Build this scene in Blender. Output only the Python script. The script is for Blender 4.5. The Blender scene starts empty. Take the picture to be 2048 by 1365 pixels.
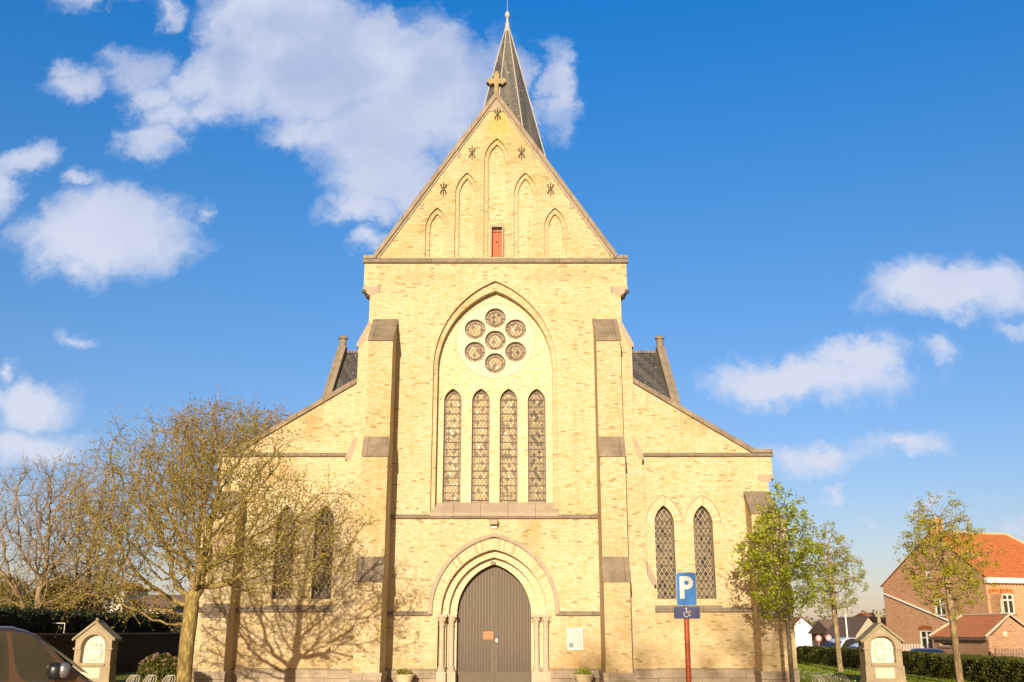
import bpy, bmesh, math, random
import numpy as np
from mathutils import Vector, Matrix
from mathutils.geometry import tessellate_polygon
C = bpy.context.scene
R = math.radians
# ------------------------------------------------------------------ camera
FPX, PITCH, DIST, CH, CX = 1991.0, R(16.2), 34.0, 1.8, 0.6
cam = bpy.data.cameras.new('camera'); camo = bpy.data.objects.new('camera', cam)
C.collection.objects.link(camo); C.camera = camo
camo.location = (CX, -DIST, CH); camo.rotation_euler = (R(90)+PITCH, 0, 0)
cam.sensor_width = 36; cam.lens = FPX/2048*36; cam.clip_end = 6000
_c, _s = math.cos(PITCH), math.sin(PITCH)
def ray(px, py):
    a = (px-1024)/FPX; b = (682.5-py)/FPX
    return Vector((a, _c-b*_s, _s+b*_c))
def U(px, py, Y=0):                      # photo pixel -> (X, Z) on the upright plane at depth Y
    d = ray(px, py); t = (Y+DIST)/d.y
    return (CX+d.x*t, CH+d.z*t)
def hit(px, py, P, n):
    d = ray(px, py); o = Vector((CX, -DIST, CH)); n = Vector(n)
    return o + d*((Vector(P)-o).dot(n)/d.dot(n))
# ------------------------------------------------------------------ light
SUN_EL, SUN_AZ = 14.0, 7.6
travel = Vector((math.sin(R(SUN_AZ)), math.cos(R(SUN_AZ)), -math.tan(R(SUN_EL))))
sl = bpy.data.lights.new('sun', 'SUN'); sl.energy = 5.0; sl.angle = R(0.55); sl.color = (1.0, 0.885, 0.66)
so = bpy.data.objects.new('sun', sl); C.collection.objects.link(so); so.location = (-10, -60, 30)
so.rotation_euler = travel.to_track_quat('-Z', 'Y').to_euler()
C.view_settings.view_transform = 'Standard'; C.view_settings.look = 'None'
C.view_settings.exposure = 0.45; C.view_settings.gamma = 1.0
SKY_STRENGTH = 0.10

class NT:
    def __init__(s, tree): s.t = tree; s.n = tree.nodes; s.l = tree.links
    def new(s, typ, **kw):
        n = s.n.new(typ)
        for k, v in kw.items():
            if k.startswith('i_'):
                key = k[2:]; key = int(key) if key.isdigit() else key.replace('_', ' ')
                s.set(n.inputs[key], v)
            else: setattr(n, k, v)
        return n
    def set(s, inp, v):
        if isinstance(v, bpy.types.NodeSocket): s.l.new(v, inp)
        elif isinstance(v, (tuple, list)) and len(v) == 3 and inp.type == 'RGBA': inp.default_value = (*v, 1)
        else: inp.default_value = v
    def math(s, op, a, b=None, c=None, clamp=False):
        n = s.n.new('ShaderNodeMath'); n.operation = op; n.use_clamp = clamp
        s.set(n.inputs[0], a)
        if b is not None: s.set(n.inputs[1], b)
        if c is not None: s.set(n.inputs[2], c)
        return n.outputs[0]
    def vmath(s, op, a, b=None, c=None):
        n = s.n.new('ShaderNodeVectorMath'); n.operation = op; s.set(n.inputs[0], a)
        if b is not None: s.set(n.inputs[1], b)
        if c is not None: s.set(n.inputs[2], c)
        return n.outputs['Value'] if op in ('LENGTH', 'DOT_PRODUCT') else n.outputs[0]
    def mix(s, fac, a, b, bt='MIX'):
        n = s.n.new('ShaderNodeMix'); n.data_type = 'RGBA'; n.blend_type = bt
        s.set(n.inputs[0], fac); s.set(n.inputs[6], a); s.set(n.inputs[7], b); return n.outputs[2]
    def ramp(s, fac, stops, interp='LINEAR'):
        n = s.n.new('ShaderNodeValToRGB'); cr = n.color_ramp; cr.interpolation = interp
        cr.elements.remove(cr.elements[1]); cr.elements[0].position = stops[0][0]
        for p, _q in stops[1:]: cr.elements.new(min(1., p))
        for e, (p, col) in zip(cr.elements, stops): e.color = (*col, 1) if len(col) == 3 else col
        s.set(n.inputs[0], fac); return n.outputs[0]
    def noise(s, vec, scale, detail=4, rough=.55, dist=0, out=0):
        n = s.n.new('ShaderNodeTexNoise'); s.set(n.inputs['Vector'], vec)
        n.inputs['Scale'].default_value = scale; n.inputs['Detail'].default_value = detail
        n.inputs['Roughness'].default_value = rough; n.inputs['Distortion'].default_value = dist
        return n.outputs[out]
    def mrange(s, v, a, b, c=0., d=1., smooth=False):
        n = s.n.new('ShaderNodeMapRange'); n.clamp = True
        if smooth: n.interpolation_type = 'SMOOTHSTEP'
        s.set(n.inputs[0], v)
        for i, q in zip((1, 2, 3, 4), (a, b, c, d)): n.inputs[i].default_value = q
        return n.outputs[0]

W = bpy.data.worlds.new('World'); C.world = W; W.use_nodes = True
w = NT(W.node_tree); w.n.clear()
sky = w.new('ShaderNodeTexSky', sky_type='NISHITA', sun_disc=False)
sky.sun_elevation = R(SUN_EL); sky.sun_rotation = R(180+SUN_AZ); sky.air_density = 1.0; sky.dust_density = .6; sky.ozone_density = 2.0
tc = w.new('ShaderNodeTexCoord').outputs['Generated']
sep = w.new('ShaderNodeSeparateXYZ', i_0=tc)
yy = w.math('MAXIMUM', sep.outputs[1], .03)
uu = w.math('DIVIDE', sep.outputs[0], yy); vv = w.math('DIVIDE', sep.outputs[2], yy)
uv = w.new('ShaderNodeCombineXYZ', i_0=uu, i_1=vv, i_2=0.).outputs[0]
n1 = w.noise(uv, 7.0, 5, .6, out=1)
n2 = w.noise(uv, 24.0, 8, .68, out=1)
wv = w.vmath('MULTIPLY_ADD', w.vmath('SUBTRACT', n1, (.5, .5, .5)), (.09, .075, 0), uv)
wv = w.vmath('MULTIPLY_ADD', w.vmath('SUBTRACT', n2, (.5, .5, .5)), (.06, .05, 0), wv)
# cloud banks: centre x, centre y, half width, half height (in photo terms), thickness
CL = [(640, 120, 250, 130), (560, 40, 170, 110), (860, 175, 145, 150), (470, 150, 110, 100), (760, 260, 150, 90),
      (780, 350, 120, 75), (730, 410, 75, 45), (742, 478, 45, 28), (1000, 170, 60, 110),
      (275, 135, 80, 50), (300, 190, 60, 45), (345, 230, 70, 45), (290, 280, 70, 38), (370, 180, 60, 50), (150, 165, 70, 32), (120, 140, 30, 20), (450, 60, 60, 50), (420, 215, 60, 40), (620, 260, 90, 40), (335, 30, 32, 22), (200, 8, 90, 25),
      (205, 465, 195, 92), (160, 362, 36, 20), (5, 370, 45, 70), (60, 315, 60, 35), (410, 422, 22, 20),
      (1115, 190, 36, 105), (1070, 250, 20, 40), (60, 805, 120, 52), (60, 885, 150, 45), (150, 662, 32, 14), (0, 735, 25, 25),
      (1900, 585, 195, 68), (2030, 660, 40, 16), (1600, 755, 250, 55), (1720, 715, 120, 45), (1885, 712, 50, 24),
      (1640, 915, 130, 38), (1800, 895, 80, 24), (1735, 1028, 24, 12), (1665, 986, 22, 10), (1860, 1003, 40, 10), (2030, 1050, 30, 10)]
dm = None
for (px, py, a, b) in CL:
    d0 = ray(px, py); u0, v0 = d0.x/d0.y, d0.z/d0.y
    d1 = ray(px+a, py); du = abs(d1.x/d1.y-u0); d2 = ray(px, py-b); dv = abs(d2.z/d2.y-v0)
    q = w.vmath('LENGTH', w.vmath('MULTIPLY_ADD', wv, (1/du, 1/dv, 0), (-u0/du, -v0/dv, 0)))
    k_ = min(1.25, (min(a, b)/70)**.62); q = w.math('MULTIPLY_ADD', q, -k_, k_)
    dm = q if dm is None else w.math('SMOOTH_MAX', dm, q, .12)
n3 = w.noise(wv, 13.0, 10, .66)
fld = w.math('ADD', w.math('ADD', .06, dm), w.math('MULTIPLY', w.math('SUBTRACT', n3, .5), 1.25))
front = w.math('GREATER_THAN', sep.outputs[1], .04)
alpha = w.math('MULTIPLY', w.mrange(fld, -.14, .62, 0, .98, True), front)
shade = w.noise(uv, 9.0, 3, .5)
lowwhite = w.mrange(vv, .30, .62, 1., 0.)
ccol = w.mix(w.math('MULTIPLY', w.mrange(shade, .35, .65), 1.0), (.55, .64, .86), (.82, .88, .98))
thick = w.math('MULTIPLY', w.mrange(fld, .55, 1.15, 0., .55, True), w.mrange(vv, .40, .62))
ccol = w.mix(w.mrange(fld, .15, .5, .5, 0.), ccol, (.90, .94, 1.02))
ccol = w.mix(thick, ccol, (.48, .58, .82))
ccol = w.mix(lowwhite, ccol, (.86, .90, .99))
el = w.math('DIVIDE', sep.outputs[2], w.vmath('LENGTH', tc))
skt = w.ramp(el, [(0.0, (.46, .37, .42)), (.125, (.35, .37, .48)), (.365, (.225, .43, .62)), (.575, (.06, .455, .80)), (1.0, (.06, .42, .80))])
skyc = w.mix(1.0, w.mix(1.0, sky.outputs[0], (2, 2, 2), 'MULTIPLY'), skt, 'MULTIPLY')
skyc = w.mix(w.mrange(sep.outputs[1], -.45, .0, 1., 0., True), skyc, w.mix(1.0, sky.outputs[0], (1.28, .86, .56), 'MULTIPLY'))   # sun side of the sky, tinted golden to warm the facade's shade
cl = w.mix(1.0, ccol, (5.8, 5.95, 6.5), 'MULTIPLY')
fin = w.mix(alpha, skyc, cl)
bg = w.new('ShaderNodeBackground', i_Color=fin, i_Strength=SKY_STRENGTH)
wo = w.new('ShaderNodeOutputWorld'); w.l.new(bg.outputs[0], wo.inputs[0])

# ------------------------------------------------------------------ materials
def mat(name):
    m = bpy.data.materials.new(name); m.use_nodes = True
    t = NT(m.node_tree); t.n.clear()
    out = t.new('ShaderNodeOutputMaterial'); p = t.new('ShaderNodeBsdfPrincipled')
    t.l.new(p.outputs[0], out.inputs[0]); t.p = p; t.out = out
    return m, t
def finish(t, col, rough=.8, bump=None, bstr=.3, bdist=.01, metal=0., spec=.5):
    t.set(t.p.inputs['Base Color'], col); t.set(t.p.inputs['Roughness'], rough)
    t.p.inputs['Metallic'].default_value = metal; t.p.inputs['Specular IOR Level'].default_value = spec
    if bump is not None:
        b = t.new('ShaderNodeBump', i_Height=bump); b.inputs['Strength'].default_value = bstr; b.inputs['Distance'].default_value = bdist
        t.l.new(b.outputs[0], t.p.inputs['Normal'])
def objco(t): return t.new('ShaderNodeTexCoord').outputs['Object']
def wallvec(t, swap=False):
    s = t.new('ShaderNodeSeparateXYZ', i_0=objco(t))
    u = t.math('ADD', s.outputs[0], s.outputs[1])
    return t.new('ShaderNodeCombineXYZ', i_0=u, i_1=s.outputs[2], i_2=0.).outputs[0]
def brick(name, light, mid, dark, mortar, bw=.19, rh=.066, stain=.5, stops=(.0, .55, .80, .93), uvm=False, msize=.010, stainc=(.86, .74, .54), streak=0., lichen=False, dirt=False):
    m, t = mat(name)
    v = t.new('ShaderNodeUVMap').outputs[0] if uvm else wallvec(t)
    b = t.new('ShaderNodeTexBrick', i_Vector=v, i_Color1=(0, 0, 0), i_Color2=(1, 1, 1), i_Mortar=(0, 0, 0))
    for k, q in (('Scale', 1), ('Mortar Size', msize), ('Mortar Smooth', .3), ('Bias', 0), ('Brick Width', bw), ('Row Height', rh)): b.inputs[k].default_value = q
    if uvm: b.offset = 0
    clump = t.noise(v, 1.1, 4, .6)
    rnd = t.math('ADD', b.outputs[0], t.math('MULTIPLY', t.math('SUBTRACT', clump, .5), .30))
    l2 = tuple(x*q for x, q in zip(light, (.93, .90, .82)))
    col = t.ramp(rnd, [(stops[0], light), (stops[1], l2), (stops[2], mid), (stops[3], mid), (min(1., stops[3]+.05), dark)])
    col = t.mix(b.outputs[1], col, mortar)
    big = t.noise(objco(t), .45, 5, .6)
    col = t.mix(t.math('MULTIPLY', t.mrange(big, .42, .72), stain), col, t.mix(1.0, col, stainc, 'MULTIPLY'))
    if lichen:
        ds = t.vmath('LENGTH', t.vmath('MULTIPLY', t.vmath('SUBTRACT', objco(t), (.15, 0, 20.2)), (1.2, 0, .75)))
        lm = t.mrange(t.math('ADD', ds, t.math('MULTIPLY', t.noise(objco(t), 3., 4), .9)), .75, 1.15, 1., 0.)
        col = t.mix(t.math('MULTIPLY', lm, .55), col, (.56, .36, .07))
    if dirt:
        so_ = t.new('ShaderNodeSeparateXYZ', i_0=objco(t))
        for (sx_, sz_, rx_, rz_, k_) in ((-6.5, 8.85, .45, .9, .45), (7.1, 8.8, .9, .6, .3), (-7.3, 7.0, 1.2, .5, .25), (2.6, 14.2, 2.5, .45, .22), (-2.8, 14.1, 2.0, .4, .2), (1.2, 4.95, .5, 1.2, .25), (2.55, 1.2, .6, 1.2, .3), (6.6, 2.2, 2.2, .5, .3)):
            dd = t.vmath('LENGTH', t.vmath('MULTIPLY', t.vmath('SUBTRACT', objco(t), (sx_, 0, sz_)), (1/rx_, 0, 1/rz_)))
            lm = t.mrange(t.math('ADD', dd, t.math('MULTIPLY', t.noise(objco(t), 4., 4, .65), 1.1)), .8, 1.6, 1., 0.)
            col = t.mix(t.math('MULTIPLY', lm, k_*1.4), col, t.mix(1.0, col, (.72, .55, .34), 'MULTIPLY'))
        gl = t.mrange(t.math('ADD', so_.outputs[2], t.math('MULTIPLY', t.noise(objco(t), 2.5, 4), 1.6)), 1.0, 2.4, .55, 0.)
        col = t.mix(gl, col, t.mix(1.0, col, (.70, .56, .40), 'MULTIPLY'))
    fine = t.noise(objco(t), 14, 3, .6)
    col = t.mix(.25, col, t.ramp(fine, [(.3, (.55, .5, .45)), (.7, (1, 1, 1))]), 'MULTIPLY')
    if streak:
        s = t.new('ShaderNodeSeparateXYZ', i_0=objco(t))
        sv = t.new('ShaderNodeCombineXYZ', i_0=t.math('MULTIPLY', s.outputs[0], 3.0), i_1=t.math('MULTIPLY', s.outputs[1], 3.), i_2=t.math('MULTIPLY', s.outputs[2], .22)).outputs[0]
        sn = t.noise(sv, 1.0, 4, .65)
        col = t.mix(t.math('MULTIPLY', t.mrange(sn, .55, .75), streak), col, t.mix(1.0, col, (.66, .52, .36), 'MULTIPLY'))
    mot = t.noise(t.vmath('MULTIPLY', v, (1, 1.6, 1)), 5.5, 6, .75)
    col = t.mix(.45, col, t.ramp(mot, [(.34, (.76, .69, .56)), (.48, (.95, .93, .88)), (.60, (1.06, 1.07, 1.12))]), 'MULTIPLY')
    vo = t.new('ShaderNodeTexVoronoi', i_Vector=v); vo.inputs['Scale'].default_value = 1.3
    col = t.mix(t.math('LESS_THAN', vo.outputs['Distance'], .040), col, (.14, .10, .06))
    h = t.math('ADD', t.math('MULTIPLY', b.outputs[1], -1.), t.math('MULTIPLY', fine, .5))
    finish(t, col, .9, h, .5, .008, spec=.2)
    return m
def stone(name, c1, c2, scale=2.5, rough=.85, joint=None, bstr=.25):
    m, t = mat(name); o = objco(t)
    n = t.noise(o, scale, 6, .62); n2 = t.noise(o, scale*9, 4, .6)
    col = t.ramp(n, [(.3, c1), (.7, c2)])
    col = t.mix(.35, col, t.ramp(n2, [(.3, (.6, .58, .55)), (.65, (1, 1, 1))]), 'MULTIPLY')
    h = n2
    if joint:
        v = t.vmath('MULTIPLY_ADD', objco(t), (1, 0, 0), (0, 13., 0)) if joint[1] > 10 else wallvec(t)
        b = t.new('ShaderNodeTexBrick', i_Vector=v, i_Color1=(1, 1, 1), i_Color2=(.84, .84, .84), i_Mortar=(.35, .3, .26))
        for k, q in (('Scale', 1), ('Mortar Size', .008), ('Brick Width', joint[0]), ('Row Height', joint[1])): b.inputs[k].default_value = q
        col = t.mix(1.0, col, b.outputs[0], 'MULTIPLY')
    finish(t, col, rough, h, bstr, .01, spec=.25)
    return m
def plain(name, col, rough=.6, metal=0., var=.15, scale=6., spec=.5):
    m, t = mat(name); n = t.noise(objco(t), scale, 4, .6)
    k = 1-var
    finish(t, t.ramp(n, [(.3, tuple(x*k for x in col)), (.7, col)]), rough, None, metal=metal, spec=spec)
    return m
def leafmat(name, cols, trans=.35, scale=3., rough=.55):
    m, t = mat(name); o = objco(t)
    n = t.noise(o, scale*6, 2, .7)
    k = len(cols)
    col = t.ramp(n, [(.30+.42*i/(k-1), c) for i, c in enumerate(cols)])
    finish(t, col, rough, spec=.3)
    tr = t.new('ShaderNodeBsdfTranslucent', i_Color=t.mix(1.0, col, (1.5, 1.45, .8), 'MULTIPLY'))
    mx = t.new('ShaderNodeMixShader', i_Fac=trans)
    t.l.new(t.p.outputs[0], mx.inputs[1]); t.l.new(tr.outputs[0], mx.inputs[2]); t.l.new(mx.outputs[0], t.out.inputs[0])
    return m
def barkmat(name, c1, c2, scale=5.):
    m, t = mat(name); o = objco(t)
    v = t.vmath('MULTIPLY', o, (1, 1, .35))
    n = t.noise(v, scale*3, 5, .65); n2 = t.noise(o, 1.3, 3)
    col = t.mix(.3, t.ramp(n, [(.40, tuple(x*.6 for x in c1)), (.50, c1), (.62, c2)]), t.ramp(n2, [(.38, c1), (.62, c2)]))
    finish(t, col, .9, n, .9, .04, spec=.15)
    return m
def stained(name, pale, mids, dark, lead, dx=.125, dz=.19, lw=.09, thr=.72, rough=.35, whites=None):
    m, t = mat(name); s = t.new('ShaderNodeSeparateXYZ', i_0=objco(t))
    a0 = t.math('DIVIDE', s.outputs[0], dx); b0 = t.math('DIVIDE', s.outputs[2], dz)
    a = t.math('ADD', a0, b0); b = t.math('SUBTRACT', a0, b0)
    cell = t.new('ShaderNodeCombineXYZ', i_0=t.math('FLOOR', a), i_1=t.math('FLOOR', b), i_2=0.).outputs[0]
    wn = t.new('ShaderNodeTexWhiteNoise', i_Vector=cell).outputs[0]
    c = t.ramp(wn, [(0, pale), (.35, mids[0]), (.6, mids[1]), (thr, dark), (.93, whites or pale)], 'CONSTANT')
    fa = t.math('ABSOLUTE', t.math('SUBTRACT', t.math('FRACT', a), .5)); fb = t.math('ABSOLUTE', t.math('SUBTRACT', t.math('FRACT', b), .5))
    ln = t.math('GREATER_THAN', t.math('MAXIMUM', fa, fb), .5-lw/2)
    c = t.mix(ln, c, lead)
    c = t.mix(.25, c, t.ramp(t.noise(objco(t), 2.2, 3), [(.3, (.6, .6, .62)), (.7, (1, 1, 1))]), 'MULTIPLY')
    finish(t, c, max(rough, .55), wn, .15, .01, spec=.15)
    return m

B_L, B_M, B_D, B_MO = (.635, .53, .37), (.56, .44, .225), (.33, .25, .12), (.50, .405, .27)
mBrick = brick('yellow_brick', B_L, B_M, B_D, B_MO, streak=.35, dirt=True, msize=.012)
mBrickW = brick('warm_yellow_brick', (.605, .49, .325), (.52, .39, .19), (.31, .225, .11), (.48, .39, .26), stain=.7, streak=.45)
mBrickG = brick('gable_brick', (.61, .495, .325), (.52, .405, .21), (.36, .27, .13), (.42, .33, .21), stain=.7, bw=.23, rh=.085, msize=.013, lichen=True)
mBrickP = brick('pale_brick', (.64, .56, .42), (.58, .48, .29), (.50, .37, .18), (.60, .51, .33), stain=.25)
mVous = brick('voussoir_brick', (.63, .54, .38), (.56, .45, .27), (.44, .33, .17), (.50, .42, .29), bw=.06, rh=.40, uvm=True, stops=(0, .5, .72, .86), stain=.2)
mTrac = stone('tracery_stone', (.62, .53, .36), (.68, .59, .41), 3)
mGrey = stone('grey_brown_stone', (.19, .15, .115), (.30, .235, .18), 3., joint=(.93, 40.))
mCap = stone('weathered_cap_stone', (.18, .135, .10), (.34, .26, .185), 2., joint=(.93, 40.))
mPink = stone('pink_grey_stone', (.345, .27, .20), (.45, .355, .27), 2., joint=(.93, 40.))
mPlinth = stone('plinth_stone', (.28, .215, .16), (.44, .35, .26), 2., joint=(.95, .30))
mShaft = stone('shaft_stone', (.42, .33, .245), (.52, .42, .32), 3)
mCoping = stone('coping_stone', (.24, .185, .14), (.36, .28, .20), 2., joint=(.62, 40.))
mLichen = stone('lichen_stone', (.28, .215, .12), (.38, .285, .14), 3.)
mIron = plain('wrought_iron', (.10, .068, .045), .7)
mGlassN = stained('stained_glass', (.45, .36, .21), [(.42, .33, .18), (.38, .29, .18)], (.17, .13, .09), (.17, .125, .085), whites=(.62, .56, .40), thr=.78, lw=.15)
mGlassD = stained('darker_stained_glass', (.33, .255, .155), [(.30, .23, .13), (.26, .20, .12)], (.09, .075, .055), (.13, .10, .07), whites=(.42, .34, .2), thr=.68, lw=.15)
mGlassA = stained('dark_leaded_glass', (.12, .09, .06), [(.09, .07, .045), (.14, .10, .07)], (.025, .02, .015), (.36, .29, .20), dx=.165, dz=.26, lw=.14, rough=.3)
mLead = plain('window_bar', (.135, .09, .065), .7)
mBorder = stained('border_glass', (.31, .225, .155), [(.27, .195, .135), (.34, .25, .17)], (.17, .115, .085), (.14, .10, .07), dx=.2, dz=.13, lw=.06, thr=.85)
def slate(name, c1, c2, c3):
    m, t = mat(name); s = t.new('ShaderNodeSeparateXYZ', i_0=objco(t))
    u = t.math('ADD', s.outputs[0], t.math('MULTIPLY', s.outputs[1], .6))
    v = t.new('ShaderNodeCombineXYZ', i_0=u, i_1=s.outputs[2], i_2=0.).outputs[0]
    b = t.new('ShaderNodeTexBrick', i_Vector=v, i_Color1=c1, i_Color2=c2, i_Mortar=tuple(x*.4 for x in c1))
    for k, q in (('Scale', 1), ('Mortar Size', .012), ('Brick Width', .28), ('Row Height', .16)): b.inputs[k].default_value = q
    sv = t.new('ShaderNodeCombineXYZ', i_0=t.math('MULTIPLY', u, 1.6), i_1=0., i_2=t.math('MULTIPLY', s.outputs[2], .12)).outputs[0]
    col = t.mix(t.mrange(t.noise(sv, 1.5, 5, .6), .45, .7), b.outputs[0], c3)
    sp = t.noise(objco(t), 9, 2, .5)
    col = t.mix(t.math('GREATER_THAN', sp, .69), col, (.45, .42, .38))
    finish(t, col, .55, b.outputs[1], -.4, .02, spec=.5); return m
mSlate = slate('slate_roof', (.060, .052, .048), (.085, .072, .064), (.15, .125, .10))
mSlateS = slate('spire_slate', (.082, .074, .068), (.112, .10, .09), (.18, .155, .125))
mLeadW = plain('ridge_lead', (.46, .42, .38), .5)
m, t = mat('door_planks'); s = t.new('ShaderNodeSeparateXYZ', i_0=objco(t))
fr = t.math('FRACT', t.math('DIVIDE', s.outputs[0], .1))
gr = t.math('GREATER_THAN', t.math('ABSOLUTE', t.math('SUBTRACT', fr, .5)), .36)
gv = t.new('ShaderNodeCombineXYZ', i_0=t.math('MULTIPLY', s.outputs[0], 30.), i_1=0., i_2=s.outputs[2]).outputs[0]
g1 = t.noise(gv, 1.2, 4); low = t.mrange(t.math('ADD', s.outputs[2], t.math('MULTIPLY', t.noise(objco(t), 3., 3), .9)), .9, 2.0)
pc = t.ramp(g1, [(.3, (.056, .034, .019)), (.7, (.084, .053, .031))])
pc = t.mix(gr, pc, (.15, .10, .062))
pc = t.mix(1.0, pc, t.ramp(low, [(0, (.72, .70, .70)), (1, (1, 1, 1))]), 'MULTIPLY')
finish(t, pc, .6, gr, .6, .01); mDoor = m
mDoorF = plain('door_rail', (.105, .070, .043), .6, var=.25)
mRed = plain('red_paint', (.66, .125, .05), .6, spec=.2)
mOrange = plain('orange_paper', (.80, .20, .07), .6, var=.05)
mOrangeD = plain('paper_ink', (.45, .07, .03), .6, var=.0)
mWhite = plain('white_paint', (.78, .74, .68), .5, var=.08)
mMarble = stone('white_marble', (.56, .53, .44), (.68, .64, .54), 4., .5)
mShrine = stone('shrine_stone', (.27, .205, .135), (.40, .31, .205), 3.)
mShrineR = stone('shrine_roof_stone', (.22, .19, .11), (.36, .29, .18), 4.)
mIvory = stone('cream_plaster', (.54, .47, .35), (.62, .55, .42), 3.)
mBlack = plain('black_plastic', (.012, .012, .014), .35)
mRubber = plain('black_rubber', (.015, .015, .015), .7)
mSteel = plain('galvanised_steel', (.62, .60, .57), .28, .9, var=.1)
mLamp = plain('lamp_housing', (.30, .20, .13), .5)

# ------------------------------------------------------------------ mesh helper
def tag(o, label=None, cat=None, group=None, kind=None):
    if label: o['label'] = label
    if cat: o['category'] = cat
    if group: o['group'] = group
    if kind: o['kind'] = kind
    return o
def empty(name, loc, rz=0, label=None, cat=None, group=None):
    o = bpy.data.objects.new(name, None); C.collection.objects.link(o)
    o.location = loc; o.rotation_euler = (0, 0, rz); o.empty_display_size = .3
    return tag(o, label, cat, group)
class M:
    def __init__(s): s.v = []; s.f = []; s.mi = []; s.uv = {}
    def add(s, vs, fs, mi=0):
        o = len(s.v); s.v += [tuple(q) for q in vs]
        for f in fs: s.f.append(tuple(o+i for i in f)); s.mi.append(mi)
        return s
    def box(s, x0, x1, y0, y1, z0, z1, mi=0):
        return s.add([(x0,y0,z0),(x1,y0,z0),(x1,y1,z0),(x0,y1,z0),(x0,y0,z1),(x1,y0,z1),(x1,y1,z1),(x0,y1,z1)],
                     [(0,3,2,1),(4,5,6,7),(0,1,5,4),(1,2,6,5),(2,3,7,6),(3,0,4,7)], mi)
    def prism(s, poly, d0, d1, mp=None, mi=0):      # closed extruded polygon; mp(u,d,z)
        return s.plate(poly, [], d0, d1, mp, back=True, mi=mi)
    def plate(s, outer, holes, d0, d1, mp=None, back=False, mi=0, d0f=None):
        mp = mp or (lambda u, d, z: (u, d, z))
        loops = [outer]+holes
        tris = tessellate_polygon([[Vector((a, b, 0)) for a, b in L] for L in loops])
        pts = [p for L in loops for p in L]
        n = len(pts)
        vs = [mp(a, d0, b) for a, b in pts] + [mp(a, d1, b) for a, b in pts]
        fs = [tuple(q) for q in tris]
        if back: fs += [tuple(i+n for i in reversed(q)) for q in tris]
        o = 0
        for L in loops:
            k = len(L)
            for i in range(k):
                a, b = o+i, o+(i+1) % k
                fs.append((a, b, b+n, a+n))
            o += k
        return s.add(vs, fs, mi)
    def tube(s, pts, rad, n=8, mi=0, cap=True):
        pts = [Vector(p) for p in pts]; k = len(pts)
        if not isinstance(rad, (list, tuple)): rad = [rad]*k
        t0 = (pts[1]-pts[0]).normalized(); ax = Vector((0, 0, 1)) if abs(t0.z) < .9 else Vector((1, 0, 0))
        nrm = t0.cross(ax).normalized(); vs = []
        for i in range(k):
            t = (pts[min(i+1, k-1)]-pts[max(i-1, 0)]).normalized()
            nrm = (nrm-t*nrm.dot(t)).normalized(); bn = t.cross(nrm)
            for j in range(n):
                a = 2*math.pi*j/n
                vs.append(pts[i]+(nrm*math.cos(a)+bn*math.sin(a))*rad[i])
        fs = [(i*n+j, i*n+(j+1) % n, (i+1)*n+(j+1) % n, (i+1)*n+j) for i in range(k-1) for j in range(n)]
        if cap: fs += [tuple(reversed(range(n))), tuple(range((k-1)*n, k*n))]
        return s.add(vs, fs, mi)
    def lathe(s, prof, c=(0, 0, 0), n=16, mi=0, rot=0., sx=1., sy=1.):
        vs = [(c[0]+sx*r*math.cos(2*math.pi*j/n+rot), c[1]+sy*r*math.sin(2*math.pi*j/n+rot), c[2]+z) for r, z in prof for j in range(n)]
        k = len(prof)
        fs = [(i*n+j, i*n+(j+1) % n, (i+1)*n+(j+1) % n, (i+1)*n+j) for i in range(k-1) for j in range(n)]
        fs += [tuple(reversed(range(n))), tuple(range((k-1)*n, k*n))]
        return s.add(vs, fs, mi)
    def band(s, outer, inner, y, mi=0):             # strip between two arches, UV = arc length, radial
        k = len(outer); vs = []; L = 0; uvs = []
        for i in range(k):
            if i: L += .5*((Vector(outer[i])-Vector(outer[i-1])).length+(Vector(inner[i])-Vector(inner[i-1])).length)
            w_ = (Vector(outer[i])-Vector(inner[i])).length
            vs += [(outer[i][0], y, outer[i][1]), (inner[i][0], y, inner[i][1])]; uvs += [(L, w_), (L, 0.)]
        fs = [(2*i, 2*i+1, 2*i+3, 2*i+2) for i in range(k-1)]
        o = len(s.v); s.add(vs, fs, mi)
        for i, q in enumerate(uvs): s.uv[o+i] = q
        return s
    def build(s, name, mats, parent=None, smooth=False, bevel=0., recalc=True, weld=False):
        me = bpy.data.meshes.new(name); me.from_pydata(s.v, [], s.f)
        if not isinstance(mats, (list, tuple)): mats = [mats]
        for q in mats: me.materials.append(q)
        me.polygons.foreach_set('material_index', s.mi)
        if s.uv:
            ul = me.uv_layers.new(name='UVMap')
            for lp in me.loops: ul.data[lp.index].uv = s.uv.get(lp.vertex_index, (0, 0))
        if recalc or weld:
            b = bmesh.new(); b.from_mesh(me)
            if weld: bmesh.ops.remove_doubles(b, verts=b.verts, dist=1e-4)
            bmesh.ops.recalc_face_normals(b, faces=b.faces); b.to_mesh(me); b.free()
        if smooth:
            me.shade_smooth()
            if smooth != 'all':
                try: me.set_sharp_from_angle(angle=R(40))
                except Exception: pass
        me.update()
        o = bpy.data.objects.new(name, me); C.collection.objects.link(o)
        if parent: o.parent = parent
        if bevel:
            md = o.modifiers.new('bevel', 'BEVEL'); md.width = bevel; md.segments = 2; md.limit_method = 'ANGLE'
        return o
def arch(cx, z0, hw, zs, za, n=14, z0r=None):
    r = za-zs; Rr = (hw*hw+r*r)/(2*hw); c = cx-hw+Rr
    pts = []
    if z0 is not None: pts.append((cx-hw, z0))
    a0 = math.pi; a1 = math.acos(max(-1, min(1, (cx-c)/Rr)))
    L = [(c+Rr*math.cos(a0+(a1-a0)*i/n), zs+Rr*math.sin(a0+(a1-a0)*i/n)) for i in range(n+1)]
    pts += L; pts += [(2*cx-x, z) for x, z in reversed(L[:-1])]
    if z0 is not None: pts.append((cx+hw, z0))
    return pts
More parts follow.
